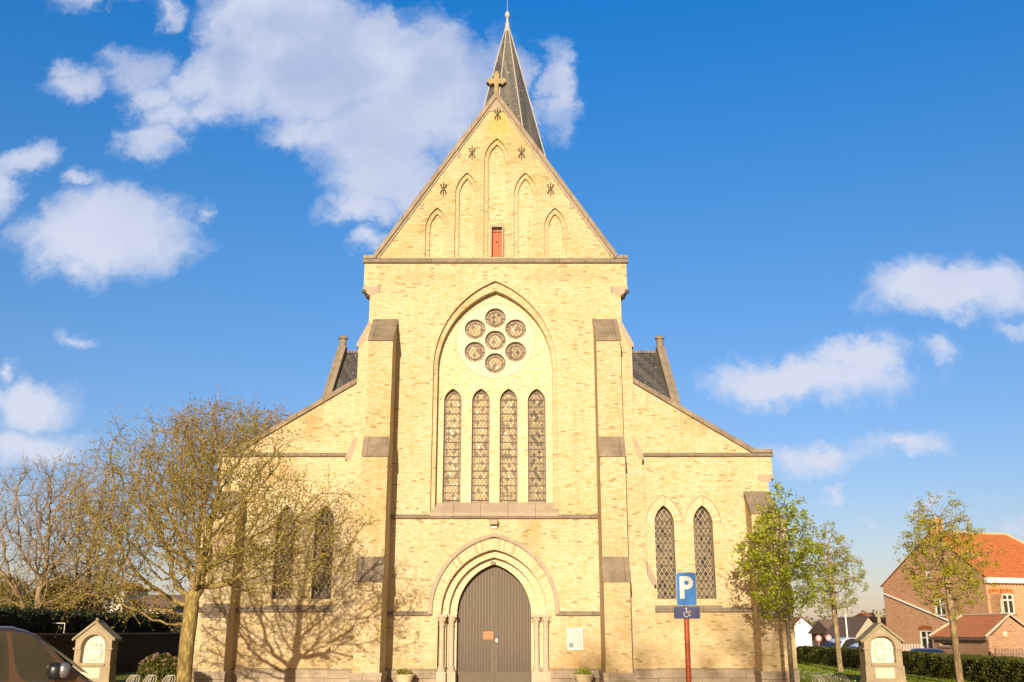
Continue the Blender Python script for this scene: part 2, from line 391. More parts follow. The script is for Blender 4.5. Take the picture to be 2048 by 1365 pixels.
def circle(cx, cz, r, n=32): return [(cx+r*math.cos(2*math.pi*i/n), cz+r*math.sin(2*math.pi*i/n)) for i in range(n)]
def text_mesh(name, s, size, mp, material, parent=None, extrude=.004):
    cu = bpy.data.curves.new('tmp', 'FONT'); cu.body = s; cu.size = size; cu.extrude = extrude; cu.align_x = 'CENTER'; cu.align_y = 'CENTER'
    ob = bpy.data.objects.new('tmp', cu); C.collection.objects.link(ob)
    bpy.context.view_layer.update()
    me = bpy.data.meshes.new_from_object(ob.evaluated_get(bpy.context.evaluated_depsgraph_get()))
    bpy.data.objects.remove(ob); me.name = name
    for v in me.vertices: v.co = Vector(mp(v.co.x, -v.co.z, v.co.y))
    me.materials.clear(); me.materials.append(material)
    o = bpy.data.objects.new(name, me); C.collection.objects.link(o)
    if parent: o.parent = parent
    return o

# ================================================================== CHURCH
ch = empty('church', (0, 0, 0), 0, 'tall yellow brick church with gabled front, rose of seven round lights and slate spire', 'church')
APEX, GZ, GX = 21.35, 14.75, 4.28
def mirror(L): return [(-x, z) for x, z in reversed(L)]
right = [(1.84, 0), (1.84, 2.2), (1.74, 2.32)]
dA = arch(0, None, 1.74, 2.32, 4.40)
outline_r = [(5.32, 0), (5.32, 3.33), (5.07, 4.03), (5.07, 7.5), (4.85, 8.12), (4.85, 11.54), (4.52, 12.30), (4.52, 13.38), (4.76, 13.6), (4.76, 14.72), (GX, 14.72), (0, APEX-.08)]
outer = [(-x, z) for x, z in outline_r[:-1]] + [(0, APEX-.08)] + list(reversed(outline_r[:-1]))
# walk: left bottom up to apex, down the right, then the doorway notch
outer = outer + [(1.84, 0), (1.84, 2.25), (1.74, 2.32)] + list(reversed(dA))[1:-1] + [(-1.74, 2.32), (-1.84, 2.25), (-1.84, 0)]
blind = [(0.03, 14.86, .47, 18.75, 19.66), (-1.08, 14.86, .43, 17.35, 18.25), (1.10, 14.86, .43, 17.35, 18.25), (-2.17, 14.86, .41, 16.0, 16.82), (2.19, 14.86, .41, 16.0, 16.82)]
GS = 14.62
lower = [p for p in outer if p[1] < 14.7 or abs(p[0]) < 2.5 and p[1] < 5]
low_outer = [(-x, z) for x, z in outline_r[:-3]] + [(-4.76, GS), (4.76, GS)] + list(reversed(outline_r[:-3])) + [(1.84, 0), (1.84, 2.25), (1.74, 2.32)] + list(reversed(dA))[1:-1] + [(-1.74, 2.32), (-1.84, 2.25), (-1.84, 0)]
big1 = arch(0, 5.60, 2.18, 10.7, 13.95, 20)
M().plate(low_outer, [big1], 0, .9).build('facade_wall', mBrick, ch)
rd0, rd1 = U(983, 460), U(1003, 510)
up_outer = [(-4.76, GS), (4.76, GS), (4.76, 14.78), (GX, 14.78), (0, APEX-.06), (-GX, 14.78), (-4.76, 14.78)]
M().plate(up_outer, [arch(*b) for b in blind], 0, .9).build('gable_wall', mBrickG, ch)
# blind arches in the gable: two recessed orders
for i, b in enumerate(blind):
    cx_, z0, hw, zs, za = b
    mm = M().plate([(cx_-hw-.1, z0-.05), (cx_+hw+.1, z0-.05), (cx_+hw+.1, za+.1), (cx_-hw-.1, za+.1)], [arch(cx_, z0+.004, hw-.15, zs, za-.2)], .10, .2)
    o = mm.build('blind_arch', mBrickG, ch)
    hl = [[(-.14, 14.92), (.23, 14.92), (.23, 15.98), (-.14, 15.98)]] if i == 0 else []
    p_ = M().plate([(cx_-hw, z0-.02), (cx_+hw, z0-.02), (cx_+hw, za), (cx_-hw, za)], hl, .2, .5).build('panel', mBrick, o)
# small red door in the gable
h = M().box(-.14, .23, .26, .3, 14.92, 15.98).build('hatch_door', mRed, ch)
fm = M()
for a_ in (-.02, .10): fm.box(a_-.004, a_+.004, .256, .262, 14.95, 15.95)
fm.box(-.145, -.115, .22, .26, 14.9, 15.98).box(.205, .235, .22, .26, 14.9, 15.98).box(-.115, .205, .22, .26, 15.93, 15.98)
fm.build('hatch_frame', plain('red_brown_paint', (.30, .05, .03), .6), h)
M().lathe([(.0, -.012), (.05, -.012), (.05, .012), (0, .012)], (0.04, .25, 15.55), 12).build('hatch_vent', mIron, h)
M().box(-.2, -.142, -.006, .2, 14.88, 16.05).box(.232, .29, -.006, .2, 14.88, 16.05).box(-.2, .29, -.008, .2, 16.05, 16.14).build('hatch_surround', mPink, ch)
# big arch orders and recess panel
M().plate([(-2.3, 5.6), (2.3, 5.6), (2.3, 14.05), (-2.3, 14.05)], [arch(0, 5.68, 2.03, 10.7, 13.62, 20)], .13, .42).build('arch_order', mBrickW, ch)
lanc = [(-1.49, 6.0, .31, 9.58, 10.04), (-.50, 6.0, .31, 9.58, 10.04), (.48, 6.0, .31, 9.58, 10.04), (1.47, 6.0, .31, 9.58, 10.04)]
ocul = [(0, 11.82)]+[(.845*math.cos(R(90+60*i)), 11.82+.845*math.sin(R(90+60*i))) for i in range(6)]
M().plate([(-2.2, 5.7), (2.2, 5.7), (2.2, 13.9), (-2.2, 13.9)], [arch(a, b, c_, d, e) for a, b, c_, d, e in lanc]+[circle(0, 11.82, 1.415, 48)], .42, .75).build('recessed_wall', mBrickP, ch)
ro = M().plate(circle(0, 11.82, 1.40, 48), [circle(x, z, .375) for x, z in ocul], .416, .75).build('rose', mTrac, ch)
jt = M()
jt.box(-.545, -.535, .4135, .42, 10.56, 13.10).box(.535, .545, .4135, .42, 10.56, 13.10)
jt.plate(circle(0, 11.82, 1.418, 48), [circle(0, 11.82, 1.40, 48)], .430, .47)
jt.build('stone_joint', mCoping, ro)
for i, (x, z) in enumerate(ocul):
    g = M().plate(circle(x, z, .375), [circle(x, z, .345)], .50, .56).build('round_window', mLead, ch)
    M().prism(circle(x, z, .38), .55, .57).build('border_pane', mBorder, g)
    M().prism(circle(x, z, .235), .535, .55).build('pane', mGlassN if i not in (1, 5) else mGlassD, g)
    M().plate(circle(x, z, .265), [circle(x, z, .235)], .515, .55).build('ring_bar', mLead, g)
    for k in range(4):
        a = R(90*k); c1 = (x+.265*math.cos(a), z+.265*math.sin(a)); c2 = (x+.37*math.cos(a), z+.37*math.sin(a))
        M().tube([(c1[0], .535, c1[1]), (c2[0], .535, c2[1])], .016, 5).build('spoke', mLead, g)
def lancet(cx_, z0, hw, zs, za, y, gm, border=True, step=.507, barm=None, parent=ch):
    win = M().plate(arch(cx_, z0, hw, zs, za), [arch(cx_, z0+.03, hw-.03, zs, za-.045)], y-.04, y+.03).build('lancet_window', barm or mLead, parent)
    if border:
        M().prism(arch(cx_, z0, hw-.01, zs, za-.02), y+.012, y+.03).build('border_pane', mBorder, win)
        M().prism(arch(cx_, z0+.12, hw-.10, zs-.02, za-.16), y, y+.010).build('pane', gm, win)
        M().plate(arch(cx_, z0+.10, hw-.085, zs-.02, za-.135), [arch(cx_, z0+.12, hw-.10, zs-.02, za-.16)], y-.012, y+.01).build('border_bar', mLead, win)
    else:
        M().prism(arch(cx_, z0, hw-.01, zs, za-.02), y, y+.02).build('pane', gm, win)
    bm_ = M(); z = z0+.12
    k = 0
    while z < zs+.35:
        w_ = hw-.02 if z < zs else (hw-.02)*math.sqrt(max(.05, 1-((z-zs)/(za-zs))**1.6))
        th = .016 if k % 2 == 0 else .008
        bm_.box(cx_-w_, cx_+w_, y-.03, y-.012, z-th, z+th); z += step/2; k += 1
    bm_.build('cross_bar', barm or mLead, win)
    return win
for i, q in enumerate(lanc): lancet(*q, .6, mGlassD if i == 3 else mGlassN)
# sill and string courses
def slope_bar(x0, x1, z0, z1, d, top, mi=0, m_=None, yb=0.):
    m_ = m_ or M()
    prof = [(yb+.05, z0), (yb-d*.75, z0), (yb-d, z0+.03), (yb-d, z0+.06), (yb+.02, z1), (yb+.05, z1)]
    k = len(prof)
    vs = [(x0, a, b) for a, b in prof]+[(x1, a, b) for a, b in prof]
    return m_.add(vs, [tuple(range(k)), tuple(reversed(range(k, 2*k)))]+[(i, (i+1) % k, (i+1) % k+k, i+k) for i in range(k)], mi)
m_ = M()
vs = [(-2.17, .42, 6.02), (2.17, .42, 6.02), (2.17, -.06, 5.62), (-2.17, -.06, 5.62), (-2.17, .42, 5.5), (2.17, .42, 5.5), (2.17, -.06, 5.5), (-2.17, -.06, 5.5)]
m_.add(vs, [(0, 1, 2, 3), (3, 2, 6, 7), (0, 3, 7, 4), (1, 5, 6, 2), (4, 7, 6, 5)])
for q in (-1.13, -.02, 1.08): m_.add([(q-.006, .38, 5.992), (q+.006, .38, 5.992), (q+.006, -.062, 5.624), (q-.006, -.062, 5.624)], [(0, 1, 2, 3)])
m_.build('window_sill', mPink, ch)
slope_bar(-3.52, 3.52, 5.42, 5.585, .10, 0).build('string_course', mGrey, ch)
for sx in (-1, 1):
    a_, b_ = sorted((sx*2.05, sx*3.52))
    slope_bar(a_, b_, 2.26, 2.42, .10, 0).build('string_course', mGrey, ch)
oa = arch(0, 2.262, 2.16, 2.40, 4.93, 22); ia = arch(0, 2.262, 2.03, 2.40, 4.79, 22)
M().plate(oa+list(reversed(ia)), [], -.10, .0).build('hood_mould', mPink, ch, bevel=.02)
vb = M(); O_ = arch(0, 2.32, 2.03, 2.4, 4.785, 22); I_ = arch(0, 2.32, 1.742, 2.4, 4.405, 22)
vb.band(O_[1:-1], I_[1:-1], -.004).build('arch_bricks', mVous, ch)
# doorway orders
def order(y0, y1, jw, hw, za, mt):
    o1 = [(-2.0, 0), (-jw, 0), (-jw, 2.22), (-hw, 2.32)]+arch(0, None, hw, 2.32, za)[1:-1]+[(hw, 2.32), (jw, 2.22), (jw, 0), (2.0, 0), (2.0, 4.8), (-2.0, 4.8)]
    M().plate(o1, [], y0, y1).build('doorway_order', mt, ch)
order(.25, .5, 1.58, 1.50, 4.16, mBrickP); order(.5, .8, 1.24, 1.24, 3.95, mBrickP)
pr = [(.155, 0), (.155, .50), (.14, .52), (.14, .60), (.115, .64), (.088, .68), (.085, 1.95), (.10, 1.97), (.095, 2.02), (.13, 2.12), (.15, 2.19), (.17, 2.2), (.17, 2.30)]
for sx in (-1, 1):
    for (x, y) in ((1.71, .10), (1.41, .36)):
        c_ = M().lathe([q for q in pr if .63 < q[0]+q[1]*10 and .6 < q[1] < 1.97], (sx*x, y, 0), 14).build('column', mShaft, ch, smooth=True)
        M().box(sx*x-.16, sx*x+.16, y-.15, y+.14, 0, .50).lathe([(.15, .5), (.155, .54), (.12, .58), (.13, .61), (.10, .65)], (sx*x, y, 0), 14).build('column_base', mShaft, c_, smooth=True)
        cm = M().lathe([(.10, 1.94), (.105, 1.97), (.09, 1.99), (.11, 2.08), (.15, 2.17), (.15, 2.21)], (sx*x, y, 0), 14)
        for a in range(4):
            aa = R(45+90*a); cm.lathe([(.0, -.03), (.035, -.02), (.035, .02), (0, .03)], (sx*x+.135*math.cos(aa), y+.135*math.sin(aa), 2.14), 8)
        cm.box(sx*x-.175, sx*x+.175, y-.17, y+.2, 2.21, 2.30); cm.build('capital', mShaft, c_, smooth=True)
# door: two leaves
dm_hw = 1.235
full = arch(0, 0.02, dm_hw, 2.15, 3.93, 20)
Lf = [p for p in full if p[0] <= .03]; Lf = [p for p in full if p[0] < .03-1e-6]+[(.03, 3.90), (.03, .02)]
Rf = [(.03, .02), (.03, 3.90)]+[p for p in full if p[0] > .03+1e-6]
for nm, P in (('l', Lf), ('r', Rf)):
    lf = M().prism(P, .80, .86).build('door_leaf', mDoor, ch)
    xs = [p[0] for p in P]; x0, x1 = min(xs), max(xs)
    rl = M()
    if nm == 'l': rl.box(x0+.02, -.002, .785, .80, .02, .47); rl.box(-.09, .028, .78, .80, .47, 3.6)
    else: rl.box(.036, x1-.02, .785, .80, .02, .47); rl.box(.034, .13, .775, .80, .47, 3.75)
    rl.build('door_rail', mDoorF, lf)
    hx = x0+.01 if nm == 'l' else x1-.01
    for hz_ in (.78, 2.1): M().box(hx-.03, hx+.03, .76, .80, hz_-.05, hz_+.05).build('hinge', mIron, lf)
    if nm == 'r':
        M().lathe([(.0, 0), (.045, 0), (.045, .02), (0, .02)], (.085, .765, 1.57), 12).tube([(.085, .765, 1.6), (.085, .73, 1.6), (.14, .72, 1.6)], .012, 6).box(.06, .11, .765, .775, 1.42, 1.53).build('door_handle', mSteel, lf)
M().box(-1.25, 1.25, .862, .9, 0, 4.0).build('door_backing', mDoorF, ch)
# plinth
pm = M()
def plinth(x0, x1, yf, pr_=.09, yb=None):
    m_ = M(); yb = yf+.02 if yb is None else yb
    m_.box(x0, x1, yf-pr_, yb, -.05, .45)
    k = [(yf-pr_-.02, .45), (yf-pr_-.02, .53), (yf-.003, .60), (yb, .60), (yb, .45)]
    vs = [(x0, a, b) for a, b in k]+[(x1, a, b) for a, b in k]; n = 5
    m_.add(vs, [tuple(range(n)), tuple(reversed(range(n, 2*n)))]+[(i, (i+1) % n, (i+1) % n+n, i+n) for i in range(n)])
    return m_.build('plinth', mPlinth, ch)
plinth(-3.5, -1.86, 0); plinth(1.86, 3.5, 0); plinth(4.40, 5.40, 0); plinth(-5.40, -4.40, 0)
# front buttresses
def yz_prism(m_, prof, x0, x1, mi=0):
    k = len(prof)
    t_ = tessellate_polygon([[Vector((a, b, 0)) for a, b in prof]])
    vs = [(x0, a, b) for a, b in prof]+[(x1, a, b) for a, b in prof]
    return m_.add(vs, [tuple(q) for q in t_]+[tuple(i+k for i in reversed(q)) for q in t_]+[(i, (i+1) % k, (i+1) % k+k, i+k) for i in range(k)], mi)
def cap(m_, x0, x1, yb, zb, yf, zf, th=.10, ov=.05):
    dy, dz = yf-yb, zf-zb
    mid = (yb+dy*.5, zb+dz*.5)
    L = math.hypot(dy, dz); nx, nz = dz/L, -dy/L           # outward (up, towards the viewer)
    if nz < 0: nx, nz = -nx, -nz
    e = (yf-ov, zf-ov*abs(dz/dy)*.6)
    prof = [(yb, zb-.02), (yb, zb+th), (mid[0]-.01, mid[1]+th), (mid[0]-.015, mid[1]+th-.02), (e[0], e[1]+th*.55), (e[0], e[1]-.06), (yf+.02, e[1]-.06), (yf+.02, zf-.02)]
    yz_prism(m_, prof, x0-ov*.6, x1+ov*.6)
def buttress(x0, x1, yw, st, label=None):
    # st: list of (depth, z_front_top, z_back_top) from the bottom up
    prof = [(yw+.05, 0), (yw-st[0][0], 0)]
    for i, (d, zf, zb) in enumerate(st):
        prof.append((yw-d, zf)); nd = st[i+1][0] if i+1 < len(st) else 0
        prof.append((yw-nd, zb))
    prof.append((yw+.05, st[-1][2]))
    b = yz_prism(M(), prof, x0, x1).build('buttress', mBrickW, ch)
    for i, (d, zf, zb) in enumerate(st):
        nd = st[i+1][0] if i+1 < len(st) else 0
        m_ = M(); cap(m_, x0, x1, yw-nd, zb, yw-d, zf); m_.build('weathering', mCap, b)
    d = st[0][0]; pm = M()
    pm.box(x0-.07, x1+.07, yw-d-.08, yw-.12, -.05, .45); pm.box(x0-.09, x1+.09, yw-d-.10, yw-.12, .45, .54)
    pm.build('buttress_plinth', mPlinth, b)
    return b
for x0, x1 in ((-4.33, -3.5), (3.5, 4.33)):
    buttress(x0, x1, 0, [(1.62, 3.40, 3.97), (1.38, 7.42, 7.93), (1.1, 11.45, 12.40)])
AY = .4
for sx in (-1, 1):
    x0, x1 = sorted((sx*8.6, sx*9.42))
    buttress(x0, x1, AY, [(1.0, 2.30, 2.55), (.82, 5.62, 6.30)])
# weatherings of the stepped nave sides
for sx in (-1, 1):
    for (xa, za, xb, zb) in ((4.52, 12.30, 4.88, 11.54), (4.85, 8.12, 5.10, 7.5), (5.07, 4.03, 5.36, 3.33)):
        P = [(sx*(xa-.10), za+.05), (sx*xa, za+.10), (sx*(xb+.04), zb+.04), (sx*(xb+.04), zb-.08), (sx*(xb-.12), zb-.08), (sx*(xb-.22), zb+.12)]
        M().prism(P, -.012, .92).build('weathering', mPink, ch)
# kneelers, gable coping, cornice
for sx in (-1, 1):
    P = [(sx*4.52, 13.38), (sx*4.78, 13.58), (sx*4.78, 13.74), (sx*4.16, 13.74), (sx*4.16, 13.5), (sx*4.50, 13.36)]
    M().prism(P, -.008, .92).build('kneeler', mPink, ch)
    gn = M(); gn.lathe([(0, -.07), (.07, -.05), (.08, .03), (.03, .09)], (sx*4.74, -.02, 13.52), 8).lathe([(0, -.05), (.04, -.04), (.05, .02), (0, .06)], (sx*4.60, -.02, 13.36), 8)
    gn.build('lead_spout', mIron, ch)
slope_bar(-4.82, 4.82, 14.62, 14.86, .10, 0).build('cornice', mGrey, ch)
M().box(-4.82, -4.28, -.06, .92, 14.80, 14.93).build('kneeler', mCoping, ch); M().box(4.28, 4.82, -.06, .92, 14.80, 14.93).build('kneeler', mCoping, ch)
sl_ = (APEX-14.86)/GX
for sx in (-1, 1):
    tw = .30
    P = [(sx*(GX+.08), 14.80), (0, APEX-.02), (0, APEX+.26), (sx*(GX+.16), 14.94)]
    P2 = [(sx*(GX-.02), 14.80), (0, APEX-.14), (0, APEX-.02), (sx*(GX+.08), 14.80)]
    M().prism(P, -.12, 1.0).build('gable_coping', mCoping, ch)
    M().prism(P2, -.05, .0).build('coping_mould', mPink, ch)
tri = M().prism([(-.30, 20.78), (.30, 20.78), (0, 21.28)], -.03, .0).build('apex_stone', mPink, ch)
# ridge cross
cm = M(); zc0 = 21.25; xm = 0.0
P = [(-.17, 21.3), (-.09, 21.55), (-.085, 21.95), (-.15, 22.0), (-.26, 21.93), (-.30, 22.0), (-.42, 22.07), (-.40, 22.16), (-.33, 22.2), (-.30, 22.26), (-.24, 22.2), (-.12, 22.19), (-.115, 22.34), (-.14, 22.37), (-.09, 22.42), (-.06, 22.5), (0, 22.54)]
P = P+[(-x, z) for x, z in reversed(P[:-1])]
P = [(x*.92, 21.25+(z-21.25)*1.0) for x, z in P]
cm.prism(P, -.02, .26); cm.build('ridge_cross', mLichen, ch, bevel=.02)
# side walls, aisles and roofs
for sx in (-1, 1):
    def mp(u, d, z, sx=sx): return (sx*u, d, z)
    M().box(*sorted((sx*4.0, sx*4.5)), .9, 30, 0, 14.4).build('nave_wall', mBrick, ch)
    ao = [(5.1, 0), (9.98, 0), (9.98, 5.30), (9.46, 6.0), (9.46, 6.78), (9.62, 6.92), (9.62, 7.72), (8.97, 7.72), (4.9, 10.22), (4.9, 7.6)]
    wins = [(5.80, 2.80, .33, 5.30, 5.92), (7.12, 2.80, .33, 5.30, 5.92)]
    wl = M().plate(ao, [arch(a, b, c_, d, e) for a, b, c_, d, e in wins], AY, 1.3, mp).build('aisle_wall', mBrick, ch)
    for (a, b, c_, d, e) in wins:
        lancet(sx*a, b, c_, d, e, AY+.28, mGlassA, False, .50)
        vb = M(); vb.band(arch(sx*a, 5.3, .60, 5.32, 6.24, 12)[1:-1], arch(sx*a, 5.3, .332, 5.32, 5.925, 12)[1:-1], AY-.004).build('arch_bricks', mVous, ch)
        oa = arch(sx*a, None, .63, 5.32, 6.28, 12); ia = arch(sx*a, None, .605, 5.32, 6.25, 12)
        M().plate(oa+list(reversed(ia)), [], AY-.03, AY).build('hood_line', mPink, ch)
    m_ = M(); x0, x1 = sorted((sx*5.35, sx*7.62))
    m_.add([(x0, AY+.25, 2.84), (x1, AY+.25, 2.84), (x1, AY-.04, 2.56), (x0, AY-.04, 2.56), (x0, AY-.04, 2.5), (x1, AY-.04, 2.5), (x1, AY+.25, 2.5), (x0, AY+.25, 2.5)], [(0, 1, 2, 3), (3, 2, 5, 4), (0, 3, 4, 7), (1, 6, 5, 2)])
    m_.build('window_sill', mGrey, ch)
    for xa, xb in ((5.32, 8.6), (9.42, 10.0)):
        a_, b_ = sorted((sx*xa, sx*xb)); slope_bar(a_, b_, 2.38, 2.55, .09, 0, yb=AY).build('string_course', mGrey, ch)
        plinth(a_, b_, AY)
    a_, b_ = sorted((sx*5.16, sx*9.68)); slope_bar(a_, b_, 7.60, 7.76, .10, 0, yb=AY).build('cornice', mGrey, ch)
    M().box(*sorted((sx*8.95, sx*9.68)), AY-.08, 1.35, 7.74, 7.86).build('kneeler', mCoping, ch)
    P = [(9.02, 7.70), (4.9, 10.24), (4.9, 10.42), (9.08, 7.86)]
    M().prism(P, AY-.09, 1.4, mp).build('gable_coping', mCap, ch)
    P = [(9.46, 6.70), (9.64, 6.86), (9.64, 6.98), (9.1, 6.98), (9.1, 6.78)]
    M().prism(P, AY-.01, 1.3, mp).build('kneeler', mPink, ch)
    P = [(9.44, 6.06), (10.02, 5.34), (10.02, 5.22), (9.9, 5.22), (9.36, 5.9)]
    M().prism(P, AY-.012, 1.3, mp).build('weathering', mCap, ch)
    M().lathe([(0, -.04), (.045, -.03), (.05, .02), (0, .05)], (sx*9.6, AY, 6.8), 8).build('lead_spout', mIron, ch)
    M().box(*sorted((sx*9.0, sx*9.45)), 1.3, 20, 0, 7.3).build('aisle_side_wall', mBrick, ch)
    m_ = M(); m_.add([(sx*9.6, 1.3, 7.45), (sx*9.6, 20, 7.45), (sx*4.5, 20, 10.1), (sx*4.5, 1.3, 10.1)], [(0, 1, 2, 3)])
    m_.build('aisle_roof', mSlate, ch)
    m_ = M(); m_.add([(sx*4.75, .9, 14.4), (sx*4.75, 30, 14.4), (0, 30, 21.2), (0, .9, 21.2)], [(0, 1, 2, 3)])
    m_.build('nave_roof', mSlate, ch)
    # transept
    Yr = 20.; xr, zr = U(1333, 706, Yr)
    xb_, zb_ = U(1373, 828, 14.9)
    xr = 8.75
    zr = U(1300, 706, Yr)[1]
    tr = M().add([(sx*4, Yr, zr), (sx*xr, Yr, zr), (sx*xr, Yr-8.5, zr-8.0), (sx*4, Yr-8.5, zr-8.0)], [(0, 1, 2, 3)])
    tr.add([(sx*4, Yr, zr), (sx*xr, Yr, zr), (sx*xr, Yr+8.5, zr-8.0), (sx*4, Yr+8.5, zr-8.0)], [(0, 1, 2, 3)])
    rf = tr.build('transept_roof', mSlate, ch)
    M().add([(sx*xr, Yr, zr), (sx*xr, Yr-8.5, zr-8), (sx*xr, Yr-8.5, 0), (sx*xr, Yr+8.5, 0), (sx*xr, Yr+8.5, zr-8)], [(0, 1, 2, 3, 4)]).build('transept_wall', mBrick, ch)
    q = M(); x0, x1 = sorted((sx*(xr-.02), sx*(xr+.42)))
    yz_prism(q, [(Yr+.1, zr-.1), (Yr-8.6, zr-8.3), (Yr-8.7, zr-8.0), (Yr-.2, zr+.35), (Yr+.2, zr+.35), (Yr+8.7, zr-8.0), (Yr+8.6, zr-8.3)], x0, x1); q.build('transept_coping', mCoping, ch)
    M().lathe([(.2, 0), (.2, .45), (.27, .5), (.27, .6), (.14, .68), (.0, .72)], (sx*(xr+.2), Yr, zr+.3), 12).build('finial', mCoping, ch, smooth=True)
    rc = M(); 
    for i in range(26): rc.box(*sorted((sx*(4.3+i*.17), sx*(4.3+i*.17+.12))), Yr-.12, Yr+.12, zr-.04, zr+.12)
    rc.build('ridge_tiles', mCap, rf)
# iron ties
for i, (px, py) in enumerate(((995, 230), (944, 307), (1043, 307), (887, 379), (1101, 379))):
    x, z = U(px, py); m_ = M()
    m_.tube([(x, -.05, z-.30), (x, -.05, z-.18), (x, -.05, z+.18), (x, -.05, z+.30)], [.006, .022, .022, .006], 6)
    for sx in (-1, 1):
        for sz in (-1, 1):
            pts = [(x+sx*(.01+.10*math.sin(a)), -.05, z+sz*(.02+.05*a-.012*a*a+.055*(1-math.cos(a*1.5)))) for a in [k*.32 for k in range(9)]]
            m_.tube(pts, .015, 5)
    m_.box(x-.035, x+.035, -.07, .0, z-.035, z+.035)
    m_.build('iron_tie', mIron, ch)
for (px, py) in ((918, 312), (1070, 312), (843, 414), (1143, 414)):
    x, z = U(px, py); M().box(x-.08, x+.08, -.02, .01, z-.09, z+.12).build('corbel_stone', mPink, ch)
for (px, py) in ((610, 844), (1372, 844)):
    x, z = U(px, py, AY); M().box(x-.05, x+.05, AY-.03, AY+.01, z-.05, z+.05).build('corbel_stone', mPink, ch)
# tower and spire
SX, SY = .30, 22.0
tipz = U(1014, 44, SY)[1]; Rb = 4.75; zb = 20.2
M().box(SX-3.6, SX+3.6, SY-3.6, SY+3.6, 8, zb).build('tower_wall', mBrick, ch)
rot = R(22.5+4)
rad_at = lambda z: Rb*(tipz-z)/(tipz-zb)
spv = [(SX+rad_at(z)*math.cos(rot+R(45*j)), SY+rad_at(z)*math.sin(rot+R(45*j)), z) for z in (zb, tipz-.05) for j in range(8)]
sp = M().add(spv, [(j, (j+1) % 8, 8+(j+1) % 8, 8+j) for j in range(8)]+[tuple(range(8, 16))]).build('spire', mSlateS, ch)
sm = M()
for j in range(8):
    a = rot+R(45*j)
    pts = [(SX+(rad_at(z)+.01)*math.cos(a), SY+(rad_at(z)+.01)*math.sin(a), z) for z in (zb, (zb+tipz)/2, tipz-.2)]
    sm.tube(pts, .034, 6)
sm.build('ridge_flashing', mLeadW, sp)
M().lathe([(.27, -1.1), (.20, -.2), (.12, 0), (.10, .25), (.2, .32), (.25, .5), (.18, .68), (.02, .74), (.012, 1.8), (0, 1.85)], (SX, SY, tipz), 12, sx=.7, sy=.7).build('spire_finial', mLeadW, sp, smooth=True)
x, z = U(1011, 186, SY-3.0); M().box(x-.12, x+.12, SY-rad_at(z)-.12, SY-rad_at(z)+.6, z-.09, z+.11).build('spire_vent', mIron, sp)

# things fixed to the church
o = empty('wall_lamp', (0.0, -.02, 5.28), 0, 'brown box floodlight on the brickwork just above the door arch', 'lamp')
M().box(-.15, .13, -.28, -.06, -.09, .10).build('housing', mLamp, o, bevel=.03)
M().box(-.10, .10, -.10, .02, -.19, -.11).tube([(0, -.06, -.2), (.02, -.04, -.28)], .012, 5).build('bracket', mWhite, o)
o = empty('wall_lamp', (-.02, .62, 3.98), 0, 'small lamp under the point of the door arch', 'lamp')
M().box(-.11, .09, -.14, .0, -.05, .06).build('housing', mGrey, o, bevel=.02)
x0, z1 = U(967, 1264, .8); x1, z0 = U(986, 1279, .8)
o = empty('door_notice', (x0, .775, z0), 0, 'orange paper notice with lines of print on the left door leaf', 'notice')
M().box(0, x1-x0, -.004, .003, 0, z1-z0).build('sheet', mOrange, o)
m_ = M(); random.seed(3)
for k, zz in enumerate((.80, .62, .34, .14)):
    xx = .02
    while xx < x1-x0-.03:
        l_ = random.uniform(.02, .05); m_.box(xx, min(xx+l_, x1-x0-.02), -.007, -.004, zz*(z1-z0)-.010, zz*(z1-z0)+.010); xx += l_+.010
m_.build('print', mOrangeD, o)
x0, z1 = U(1134, 1257); x1, z0 = U(1166, 1300); bw_, bh_ = x1-x0, z1-z0
o = empty('notice_board', (x0, -.05, z0), 0, 'white framed notice board on the wall right of the door', 'notice board')
M().box(0, bw_, 0, .045, 0, bh_).build('frame', mWhite, o, bevel=.01)
M().box(.045, bw_-.045, -.004, .0, .05, bh_-.05).build('paper', plain('pinkish_paper', (.50, .44, .43), .7, var=.12, scale=3), o)
M().box(.03, bw_-.03, -.003, .002, .035, .045).box(.03, bw_-.03, -.003, .002, bh_-.045, bh_-.035).box(.03, .04, -.003, .002, .045, bh_-.045).box(bw_-.04, bw_-.03, -.003, .002, .045, bh_-.045).build('glazing_edge', plain('grey_edge', (.30, .29, .32), .5), o)
M().box(.06, .20, -.008, -.004, .07, .21).build('picture', plain('blue_green_print', (.18, .27, .30), .6, var=.6, scale=25), o)
m_ = M()
for k in range(9): m_.box(.24, .24+random.uniform(.08, .2), -.007, -.004, .62-.045*k, .626-.045*k)
m_.build('print', plain('grey_print', (.5, .45, .46), .7), o)
# ================================================================== GROUND
def gz(x, y): return -.5*max(0., min(1., (x-18.6)/2.0))
m, t = mat('lawn_grass'); o_ = objco(t)
n = t.noise(o_, 1.2, 5, .6); n2 = t.noise(o_, 40, 3, .7)
gc = t.mix(.5, t.ramp(n, [(.3, (.13, .17, .016)), (.7, (.22, .25, .03))]), t.ramp(n2, [(.3, (.09, .12, .015)), (.7, (.26, .28, .045))]))
finish(t, gc, .9, n2, .8, .04, spec=.1); mGrass = m
m, t = mat('paving'); v = t.vmath('MULTIPLY', objco(t), (1, 1, 0))
b = t.new('ShaderNodeTexBrick', i_Vector=v, i_Color1=(.40, .29, .19), i_Color2=(.50, .37, .25), i_Mortar=(.2, .15, .1))
for k, q in (('Scale', 1), ('Mortar Size', .01), ('Brick Width', .22), ('Row Height', .11)): b.inputs[k].default_value = q
finish(t, t.mix(.5, b.outputs[0], t.ramp(t.noise(v, .8, 5), [(.3, (.5, .48, .45)), (.7, (1, 1, 1))]), 'MULTIPLY'), .85, b.outputs[1], -.3); mPave = m
